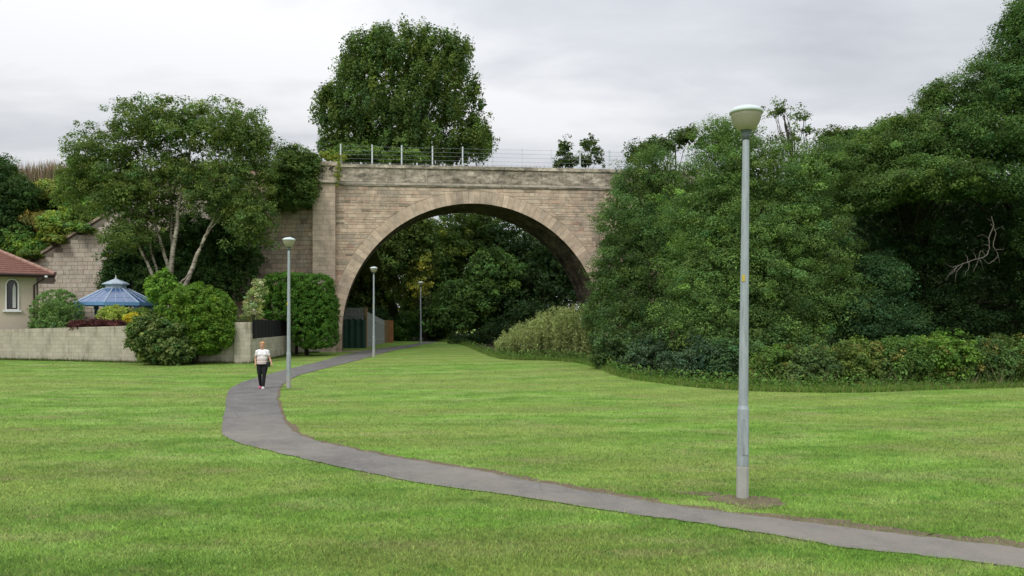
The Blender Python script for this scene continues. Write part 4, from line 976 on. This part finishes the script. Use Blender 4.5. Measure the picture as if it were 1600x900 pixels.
# trees seen through the arch; dark leaf colours stand in for deep shade
AR = [((575,440,76),[(590,400,75.5,60,70,2.5),(560,470,75.5,45,50,2.5),(640,375,77,50,60,2.5)],(.042,.068,.020),'dull olive broadleaf tree filling the left of the arch opening'),
      ((690,440,84),[(690,400,84,60,52,3.5),(670,460,82,60,52,3.),(740,365,86,48,42,3.)],(.046,.078,.022),'lighter olive tree in the middle of the arch opening'),
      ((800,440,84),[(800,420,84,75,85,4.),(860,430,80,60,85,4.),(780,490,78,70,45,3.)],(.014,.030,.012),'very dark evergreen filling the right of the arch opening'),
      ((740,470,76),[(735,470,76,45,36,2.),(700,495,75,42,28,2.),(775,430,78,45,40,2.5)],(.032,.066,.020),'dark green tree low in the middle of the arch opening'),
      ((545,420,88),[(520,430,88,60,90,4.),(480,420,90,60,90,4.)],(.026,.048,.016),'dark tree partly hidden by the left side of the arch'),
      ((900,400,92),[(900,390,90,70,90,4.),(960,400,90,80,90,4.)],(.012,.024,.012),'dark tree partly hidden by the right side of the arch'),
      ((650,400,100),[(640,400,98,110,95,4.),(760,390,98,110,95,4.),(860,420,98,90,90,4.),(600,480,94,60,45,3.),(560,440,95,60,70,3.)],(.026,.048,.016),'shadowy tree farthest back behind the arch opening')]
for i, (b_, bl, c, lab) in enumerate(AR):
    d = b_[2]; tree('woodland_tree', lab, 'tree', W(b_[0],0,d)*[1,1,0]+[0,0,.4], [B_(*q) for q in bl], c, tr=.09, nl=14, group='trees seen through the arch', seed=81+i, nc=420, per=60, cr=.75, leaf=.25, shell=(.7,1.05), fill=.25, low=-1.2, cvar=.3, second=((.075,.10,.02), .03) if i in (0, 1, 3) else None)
shrub('undergrowth_bush', 'green bush beside the far lamp at the end of the path', 'bush', 640, 77, [B_(640,508,77,26,22,1.6), B_(625,518,76,16,16,1.2)], (.035,.075,.018), seed=91, nc=200, per=45, cr=.4, leaf=.16)
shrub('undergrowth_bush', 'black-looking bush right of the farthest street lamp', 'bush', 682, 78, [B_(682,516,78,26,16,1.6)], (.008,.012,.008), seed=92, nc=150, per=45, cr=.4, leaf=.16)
shrub('undergrowth_bush', 'bright yellow-leaved bush in the middle of the arch opening', 'bush', 664, 74.5, [B_(666,428,74.5,9,34,.8), B_(650,450,74.5,12,16,.8)], (.15,.17,.04), seed=93, nc=55, per=30, cr=.35, leaf=.16, fill=0)
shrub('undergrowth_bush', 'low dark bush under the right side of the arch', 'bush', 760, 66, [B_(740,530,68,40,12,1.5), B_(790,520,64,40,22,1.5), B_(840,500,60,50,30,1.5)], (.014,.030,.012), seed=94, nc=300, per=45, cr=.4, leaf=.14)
shrub('undergrowth_bush', 'green shrub behind the slatted fence beyond the arch', 'bush', 560, 64, [B_(548,500,64,34,22,1.4), B_(590,505,72,20,22,1.4)], (.018,.040,.018), seed=95, nc=250, per=45, cr=.35, leaf=.14)

# right-hand wood
def RT(name, lab, base, bl, c, seed, **kw):
    kw.setdefault('nc', 800); kw.setdefault('per', 92); kw.setdefault('cr', .48); kw.setdefault('leaf', .085); kw.setdefault('lumpy', .25); kw.setdefault('fill', .15); kw.setdefault('flat', .62); kw.setdefault('cvar', .26)
    tr = kw.pop('tr', .22); nl = kw.pop('nl', 30)
    return tree(name, lab, 'tree', W(base[0],0,base[1])*[1,1,0]+[0,0,zg(base[1])], [B_(*q) for q in bl], c, tr=tr, nl=nl, group='trees on the right of the lawn', seed=seed, **kw)
RT('ash_tree', 'bushy green tree whose branches reach across the right foot of the arch', (1010,44), [(1015,285,45,58,52,2.4),(985,345,44,56,55,2.4),(1035,380,43,65,60,2.6),(978,430,43,52,55,2.2),(1040,480,42,60,55,2.2),(960,375,44,22,20,1.),(945,445,44,26,42,1.2),(930,490,43.5,26,30,1.1),(985,500,42,55,45,1.8)], (.040,.076,.028), 101, leaf=.08, nc=1250, low=-.9)
RT('ash_tree', 'large rounded feathery green tree directly behind the nearest street lamp', (1180,37), [(1150,275,38,75,70,2.6),(1240,300,37,72,75,2.6),(1100,340,38,70,70,2.6),(1190,370,35.5,85,60,2.4),(1270,390,36,62,70,2.4),(1110,430,35.5,80,65,2.4),(1210,460,34.5,85,65,2.2),(1100,510,34,75,60,2.),(1300,470,35.5,50,60,2.),(1210,530,33.5,90,50,1.8),(1130,215,39,42,30,1.6),(1280,260,38,36,36,1.6)], (.046,.086,.031), 102, leaf=.075, per=105, nc=2300, low=-.95, cr=.46, second=((.06,.11,.032),.2))
RT('slender_tree', 'thin open-topped tree poking above the wood right of the nearest lamp head', (1235,42), [(1215,175,42,18,20,1.),(1248,185,42,24,26,1.1),(1262,205,42,20,22,1.),(1230,220,42,30,20,1.2)], (.048,.078,.030), 103, nc=85, per=26, cr=.30, leaf=.11, shell=(.2,1.1), fill=0, tr=.12, nl=34)
RT('oak_tree', 'broad dark-leaved tree with overhanging canopy between the feathery tree and the tallest one', (1400,43), [(1330,262,38.5,48,48,2.2),(1390,240,38,55,48,2.4),(1450,235,37.5,55,60,2.4),(1400,292,36,70,32,2.2),(1470,280,36,60,36,2.2),(1345,315,36.5,38,28,1.6),(1466,152,38,20,26,1.1),(1452,175,38,12,18,.8),(1425,196,38,24,20,1.1),(1385,203,38.5,16,14,.9),(1352,214,38.5,14,12,.8)], (.040,.075,.024), 104, nc=1150, low=-.5)
RT('oak_tree', 'tallest tree of the wood, rising out of the top right corner', (1590,42.5), [(1560,150,36.5,62,60,2.6),(1620,100,36.5,70,80,2.8),(1590,35,36.5,26,30,1.2),(1545,220,36,70,50,2.4),(1620,230,36,70,60,2.4),(1570,290,35.5,75,32,2.),(1700,180,36,90,110,3.),(1515,205,36.5,35,34,1.6),(1640,10,36.5,42,50,2.)], (.034,.070,.025), 105, nc=1700, low=-.5, tr=.35)
RT('holly_tree', 'very dark tree under the overhanging canopies at the right of the wood', (1450,40.5), [(1400,380,40,80,70,2.4),(1480,400,39.8,80,80,2.),(1570,400,39.5,80,90,2.),(1360,450,41,60,60,2.),(1440,480,40.5,80,55,2.),(1540,490,40,80,55,2.),(1650,420,40,90,120,3.),(1420,330,40,90,45,1.8),(1540,335,39.5,80,50,1.8)], (.018,.040,.016), 106, nc=1500, low=-1.2, cvar=.3)
RT('small_tree', 'small dark green tree below the middle canopy behind the bramble bank', (1350,35), [(1370,440,36,40,46,1.5),(1350,500,35,50,42,1.6),(1400,505,35.5,40,38,1.4)], (.022,.052,.024), 107, nc=520, low=-1, tr=.1)
RT('skyline_tree', 'small spiky treetop on the skyline just right of the slender tree', (1310,46), [(1330,212,46,30,10,1.2),(1300,215,46,22,12,1.2),(1062,228,48,30,14,1.2)][:2], (.035,.060,.02), 108, nc=110, per=30, cr=.3, leaf=.12, shell=(.3,1.2), tr=.1, nl=10)
RT('skyline_tree', 'ragged treetop on the skyline right above the end of the parapet', (1040,50), [(1025,232,50,38,14,1.5),(1070,215,50,22,16,1.2),(1000,245,50,20,14,1.2)], (.035,.062,.024), 109, nc=200, per=34, cr=.34, leaf=.13, shell=(.3,1.15), tr=.12, nl=12)
RT('wood_edge_tree', 'dark tree outside the right edge of the photo whose branches hang at its border', (1680,34), [(1680,350,34,70,90,2.4),(1690,470,33,80,70,2.2)], (.026,.055,.020), 110, nc=500, low=-1)
# bare dead branch
db = thing('dead_branch', 'pale bare forked dead branch hanging in front of the dark holly tree', 'branch', tuple(W(1545,345,35.6)))
mb = MB(); dd = 35.6; r = np.random.default_rng(8)
for pts, ra in (([(1549,338),(1552,352),(1545,372),(1546,388),(1540,400),(1525,405),(1505,412),(1490,418)], .035), ([(1549,350),(1556,365),(1552,385),(1560,398),(1552,408)], .03), ([(1540,400),(1532,392),(1528,410),(1520,425)], .02), ([(1552,408),(1545,412),(1535,404)], .02), ([(1505,412),(1495,425),(1492,440)], .018), ([(1490,418),(1478,412)], .014), ([(1546,372),(1535,366),(1528,370)], .012), ([(1560,398),(1562,410)], .012)):
    P = catmull(np.array([W(a, b_, dd+r.normal()*.06) for a, b_ in pts]), 3); P += r.normal(size=P.shape)*.012; mb.tube(P, list(np.linspace(ra*.7, ra*.3, len(P))), 6)
for a, b_ in [((1549,345),(1541,340)),((1552,360),(1566,356)),((1546,384),(1536,382)),((1556,390),(1570,388)),((1525,405),(1520,394)),((1512,410),(1508,398)),((1530,404),(1536,420)),((1500,414),(1482,428)),((1515,408),(1508,430)),((1495,418),(1478,436))]:
    mb.tube(wiggle(W(*a, dd), W(*b_, dd+r.normal()*.15), 5, .25, r), list(np.linspace(.012, .005, 6)), 5)
mb.build('bare_wood', M_DEAD, db)
# lower shrubs along the edge
LSH = [(975,545,38,48,32,(.032,.062,.026),'dark leafy shrub behind the pale willow shrub at the wood edge'),
       (1030,560,34.5,50,34,(.028,.052,.032),'blue-green shrub at the wood edge left of the nearest lamp'),
       (1090,570,31.5,50,32,(.026,.050,.032),'dull blue-green shrub near the lawn just left of the nearest lamp'),
       (1150,565,31,45,34,(.028,.060,.028),'dark shrub right behind the nearest lamp column'),
       (1205,575,30,40,28,(.045,.088,.024),'green bramble immediately right of the nearest lamp column'),
       (1270,572,29.5,48,30,(.040,.070,.028),'bramble with brownish stems below the rounded feathery tree'),
       (1335,568,29.5,46,32,(.055,.088,.026),'yellow-flecked bramble at the middle of the bramble bank'),
       (1405,562,29.5,48,34,(.040,.080,.024),'dark green bramble under the small dark tree'),
       (1470,558,29.8,46,36,(.060,.115,.026),'brightest green leafy bramble of the bank'),
       (1535,562,30,46,32,(.040,.075,.028),'dull bramble under the dead branch'),
       (1595,560,30.2,46,32,(.045,.078,.024),'bramble at the right edge of the photo')]
for i, (px, py, d, rx, ry, c, lab) in enumerate(LSH):
    shrub('bramble_bush' if i > 3 else 'edge_shrub', lab, 'bush', px, d-.3, [B_(px,py,d-.3,rx*1.1,ry,1.0), B_(px-rx*.4,py+10,d-.5,rx*.7,ry*.7,.8), B_(px+rx*.5,py+6,d-.3,rx*.6,ry*.8,.8)], c, group='bushes along the right edge of the lawn', nc=330, per=44, cr=.24, leaf=.09, seed=120+i, lumpy=.34, cvar=.28, hue=.1, shell=(.6,1.12), fill=.15, second=((.085,.085,.03), .10) if i > 3 else None)

# ------------------------------------------------------------------ upright weeds and grasses
def blades(name, P, H, Wd, cols, seed, lean=.25, matl=WEED, parent=None):
    r = np.random.default_rng(seed); n = len(P); a = r.uniform(0, 2*math.pi, n); d = np.stack([np.cos(a), np.sin(a), np.zeros(n)], 1)
    l = r.normal(size=(n, 2))*lean; tip = P+np.stack([l[:, 0]*H, l[:, 1]*H, H], 1)
    q = np.stack([P-d*Wd[:, None]/2, P+d*Wd[:, None]/2, tip], 1)
    return fast(name, q, 3, matl, parent, cols)
def inpoly(P, V):
    x, y = P[:, 0], P[:, 1]; c = np.zeros(len(P), bool); j = len(V)-1
    for i in range(len(V)):
        xi, yi = V[i]; xj, yj = V[j]
        m = ((yi > y) != (yj > y)) & (x < (xj-xi)*(y-yi)/((yj-yi) if yj != yi else 1e-9)+xi); c ^= m; j = i
    return c
# pale willow shrub by the arch: many upright leafy shoots
r = np.random.default_rng(200)
ws = thing('willow_shrub', 'pale grey-green upright willow shrub at the foot of the arch', 'shrub', tuple(G(850, 560)))
P = []; H = []
for i in range(560):
    px = r.uniform(775, 925); env = np.interp(px, [770, 800, 860, 885, 925], [16, 42, 72, 80, 84])
    d = np.interp(px, [770, 925], [47.5, 43])+r.uniform(0, 3.2); h = env/F*d*r.uniform(.5, 1.05); P.append((X(px, d), d, zg(d))); H.append(h)
P = np.array(P); H = np.array(H); mb = MB()
LP_, LN_ = [], []
for p, h in zip(P, H):
    l = r.normal(size=2)*.13*h; t = p+np.array([l[0], l[1], h]); mb.tube([p, p*.5+t*.5, t], [.012, .009, .004], 4, cap=False)
    k = int(62*h+14); s = r.uniform(.15, 1, k); LP_.append(p+(t-p)*s[:, None]+r.normal(size=(k, 3))*.07); LN_.append(r.normal(size=(k, 3))+(0, 0, .3))
mb.build('shoots', M_BARK, ws)
LP_ = np.vstack(LP_); LN_ = np.vstack(LN_)
cl = np.array((.33, .38, .155))*np.exp(r.normal(size=len(LP_))*.25)[:, None]
leafmesh(LP_, LN_, np.full(len(LP_), .12), cl, 'leaves', ws, r, .3)
# tall seed-head weeds on the embankment crest (countless)
def bankpts(n, pxr, dr, seed):
    r = np.random.default_rng(seed); px = r.uniform(*pxr, n); d = r.uniform(*dr, n); x = X(px, d)
    return np.array([(a, b_, bank_z(a, b_)) for a, b_ in zip(x, d)])
P = bankpts(5200, (-60, 130), (60.5, 68), 1); r = np.random.default_rng(3); H = r.uniform(.7, 1.7, len(P))
c = np.array((.33, .24, .20))*np.exp(r.normal(size=len(P))*.25)[:, None]; g = r.random(len(P)) < .35; c[g] = np.array((.10, .11, .04))
tag(blades('willowherb_stems', P, H, np.full(len(P), .07), c, 4, .12), 'pinkish brown dead willowherb stems massed on the embankment crest', 'weeds', kind='stuff')
P = bankpts(26000, (-60, 460), (56.3, 64), 2); H = r.uniform(.25, .8, len(P))
c = np.where((r.random(len(P)) < .3)[:, None], np.array((.26, .20, .08)), np.array((.12, .17, .05)))*np.exp(r.normal(size=len(P))*.3)[:, None]
m = (P[:, 0] > X(60, 60)) & (P[:, 0] < X(95, 60)) & (P[:, 1] > 58) & (P[:, 1] < 60.5); c[m] = np.array((.36, .22, .09))*np.exp(r.normal(size=m.sum())*.2)[:, None]
tag(blades('rough_grass', P, H, np.full(len(P), .08), c, 5, .45), 'rough green and brown grass covering the left embankment', 'grass', kind='stuff')
# weeds on the bridge deck
P = np.array([FP(u, 12.6, n) for u, n in zip(r.uniform(0, 25, 5000), r.uniform(.5, 3.5, 5000))]); H = r.uniform(.5, 1.15, len(P)); H *= np.where((P[:, 0] > -1.5) & (P[:, 0] < 2.5), 1.15, .95)
c = np.where((r.random(len(P)) < .35)[:, None], np.array((.17, .10, .05)), np.array((.08, .12, .035)))*np.exp(r.normal(size=len(P))*.3)[:, None]
tag(blades('deck_weeds', P, H, np.full(len(P), .05), c, 6, .2), 'weeds growing along the bridge deck behind the parapet', 'weeds', kind='stuff')
# rough fringe between lawn and wood
k = r.integers(0, len(EW)-2, 60000); t = r.random(len(k)); P2 = EW[k]*(1-t[:, None])+EW[k+1]*t[:, None]
off = np.abs(r.normal(size=len(k)))*.55-.12; P2 = P2+np.stack([r.normal(size=len(k))*.1, off], 1)
vis = (P2[:, 0] < 40); P2 = P2[vis]; off = off[vis]
P = np.column_stack([P2, zgv(P2[:, 1])]); H = r.uniform(.06, .22, len(P))+np.clip(off, 0, 1)*.25*r.random(len(P))
c = np.where((r.random(len(P)) < .22)[:, None], np.array((.27, .25, .11)), np.array((.13, .23, .045)))*np.exp(r.normal(size=len(P))*.3)[:, None]
tag(blades('long_grass', P, H, np.full(len(P), .022), c, 7, .35), 'unmown long grass fringing the wood along the right of the lawn', 'grass', kind='stuff')
# broad-leaved weeds in that fringe
n = 16000; k = r.integers(0, len(EW)-2, n); t = r.random(n); P2 = EW[k]*(1-t[:, None])+EW[k+1]*t[:, None]; o = np.abs(r.normal(size=n))*.6+.15; P2[:, 1] += o
P = np.column_stack([P2, zgv(P2[:, 1])+r.uniform(.03, .55, n)*np.clip(o, .2, 1)]); P = P[P2[:, 0] < 36]
nn = r.normal(size=(len(P), 3))*.6+(0, -.2, .7); cl = np.array((.10, .19, .04))*np.exp(r.normal(size=len(P))*.3)[:, None]; y = r.random(len(P)) < .04; cl[y] = (.26, .24, .05)
tag(leafmesh(P, nn, np.full(len(P), .10), cl, 'nettle_bank', None, r), 'low leafy nettles and weeds at the foot of the brambles', 'weeds', kind='stuff')
# tall stalks standing through the brambles
n = 3600; px = r.uniform(1150, 1640, n); px = px[(np.sin(px*.041+1)+np.sin(px*.113)+np.sin(px*.27)) > r.uniform(-.6, 2.2, n)]; n = len(px); d = np.interp(px, [1150, 1250, 1640], [28.4, 27.6, 28.6])+r.uniform(-.2, 2.0, n); P = np.column_stack([X(px, d), d, zgv(d)]); H = r.uniform(.3, 1.15, n)*np.interp(np.sin(px*.05)+np.sin(px*.13), [-2, 2], [.6, 1.1])
c = np.where((r.random(n) < .45)[:, None], np.array((.30, .26, .16)), np.array((.12, .20, .06)))*np.exp(r.normal(size=n)*.3)[:, None]
tag(blades('tall_weeds', P, H, np.full(n, .022), c, 17, .32), 'tall pale stalks of dock and grass standing among the brambles', 'weeds', kind='stuff')
# fringe at the foot of the garden wall
segs = [(GP[0], GP[1]), (GP[1], GP[2]), (GP[2], GP[3]), (GP[3], GP[4]), (GP[4], GP[5])]; PP = []
for a, b_ in segs:
    n = int(np.linalg.norm(b_-a)*260); t = r.random(n)[:, None]; q = a*(1-t)+b_*t; q[:, 1] -= np.abs(r.normal(size=n))*.12+.02; PP.append(q)
P2 = np.vstack(PP); P = np.column_stack([P2, zgv(P2[:, 1])]); H = r.uniform(.05, .2, len(P))*(1+(r.random(len(P)) < .05)*1.5)
c = np.where((r.random(len(P)) < .25)[:, None], np.array((.15, .13, .06)), np.array((.09, .15, .03)))*np.exp(r.normal(size=len(P))*.3)[:, None]
tag(blades('wall_foot_grass', P, H, np.full(len(P), .02), c, 8, .3), 'uncut grass along the foot of the block wall', 'grass', kind='stuff')

# the mown turf itself: short blades
N = 620000; r = np.random.default_rng(300)
py = r.uniform(572, 960, N); px = r.uniform(-250, 1850, N); d = HC*F/(py-500); x = X(px, d)
P2 = np.column_stack([x, d])+r.normal(size=(N, 2))*.03
poly = np.vstack([A, Bp[::-1]]); dpoly = np.vstack([Bp, D1[::-1]])
keep = ~inpoly(P2, np.vstack([A-dirL*.025, (Bp+dirL*.02)[::-1]]))
ind = inpoly(P2, dpoly) | ((((P2[:, 0]-L1[0]+.05)*.9+(P2[:, 1]-L1[1]+.12)*-.43)/.60)**2+(((P2[:, 0]-L1[0]+.05)*.43+(P2[:, 1]-L1[1]+.12)*.9)/.30)**2 < 1)
keep &= ~(ind & (r.random(N) < .74))
wood = P2[:, 1] > np.interp(P2[:, 0], EW[:, 0], EW[:, 1], left=999, right=EW[-1, 1]); keep &= ~wood
wallline = np.array(GP[::1]); keep &= P2[:, 1] < np.interp(P2[:, 0], wallline[:, 0], wallline[:, 1], right=999)
P2 = P2[keep]; n = len(P2); P = np.column_stack([P2, zgv(P2[:, 1])-.002])
H = r.uniform(.018, .042, n)*(1+P2[:, 1]*.012); Wd = r.uniform(.004, .008, n)*(1+P2[:, 1]*.05)
tone = np.exp(r.normal(size=n)*.24)*1.42; c = np.stack([tone*(1+r.normal(size=n)*.08), tone, tone*.9], 1)
st = r.random(n) < .04; c[st] *= np.array((1.6, 1.1, 1.8))
tag(blades('mown_grass', P, H, Wd, c, 9, .55, M_BLADE), 'short mown green grass of the lawn on both sides of the path', 'grass', kind='stuff')

# ------------------------------------------------------------------ sky, sun, camera
w = bpy.data.worlds.new('World'); S.world = w; w.use_nodes = True; t = NT(w)
SUN_EL, SUN_AZ = math.radians(42), math.radians(208)      # behind and to the left of the viewer
sky = t.new('ShaderNodeTexSky'); sky.sky_type = 'NISHITA'; sky.sun_disc = False; sky.sun_elevation = SUN_EL; sky.sun_rotation = SUN_AZ
sky.air_density = 1.0; sky.dust_density = 2.0
tc = t.new('ShaderNodeTexCoord').outputs['Generated']; sx = t.new('ShaderNodeSeparateXYZ'); t.l(tc, sx.inputs[0])
zz = t.math('MAXIMUM', sx.outputs['Z'], 0.0); den = t.math('ADD', zz, .16)
cx = t.new('ShaderNodeCombineXYZ'); t.l(t.math('DIVIDE', sx.outputs['X'], den), cx.inputs[0]); t.l(t.math('DIVIDE', sx.outputs['Y'], den), cx.inputs[1])
n1 = t.noise(t.mapping(cx.outputs[0], (.62, .9, 1), (0, 0, .25), (5.3, 2.2, 0)), .5, 5, .5, .25)
n2 = t.noise(t.mapping(cx.outputs[0], (1, 1.6, 1), (0, 0, -.1), (1.3, 7.2, 0)), 1.9, 5, .55, .2)
nf = t.math('ADD', t.math('MULTIPLY', n1, .8), t.math('MULTIPLY', n2, .2))
cloud = t.ramp(nf, [(.40, (4.5, 4.72, 5.1)), (.49, (6.0, 6.2, 6.55)), (.57, (8.1, 8.15, 8.3))])
hz = t.ramp(zz, [(0.0, 1.0), (.15, .30), (.28, 0.)])
cloud = t.mix(t.math('MULTIPLY', hz, .75), cloud, (8.1, 8.2, 8.4))
gain = t.math('ADD', 1.0, t.math('MULTIPLY', t.math('POWER', zz, 2.0), 2.6))
cg = t.new('ShaderNodeVectorMath', operation='SCALE'); t.l(cloud, cg.inputs[0]); t.l(gain, cg.inputs['Scale'])
skc = t.mix(.94, sky.outputs[0], cg.outputs[0]); bgN = t.n['Background']; t.l(skc, bgN.inputs['Color']); bgN.inputs['Strength'].default_value = .10
sl = bpy.data.lights.new('sun', 'SUN'); sl.energy = 1.5; sl.angle = math.radians(16); sl.color = (1, .96, .90)
so2 = bpy.data.objects.new('sun', sl); COL.objects.link(so2)
dv = Vector((math.sin(SUN_AZ)*math.cos(SUN_EL), math.cos(SUN_AZ)*math.cos(SUN_EL), math.sin(SUN_EL)))
so2.rotation_euler = dv.to_track_quat('Z', 'Y').to_euler()
cd = bpy.data.cameras.new('camera'); cam = bpy.data.objects.new('camera', cd); COL.objects.link(cam)
cam.location = (0, 0, HC); cam.rotation_euler = (math.pi/2, 0, 0); cd.sensor_width = 36; cd.lens = 36*F/1600; cd.shift_y = 50/1600; cd.clip_end = 2000; cd.clip_start = .1
S.camera = cam
S.view_settings.view_transform = 'Standard'; S.view_settings.look = 'None'; S.view_settings.exposure = 0; S.view_settings.gamma = 1
S.render.resolution_x = 1600; S.render.resolution_y = 900
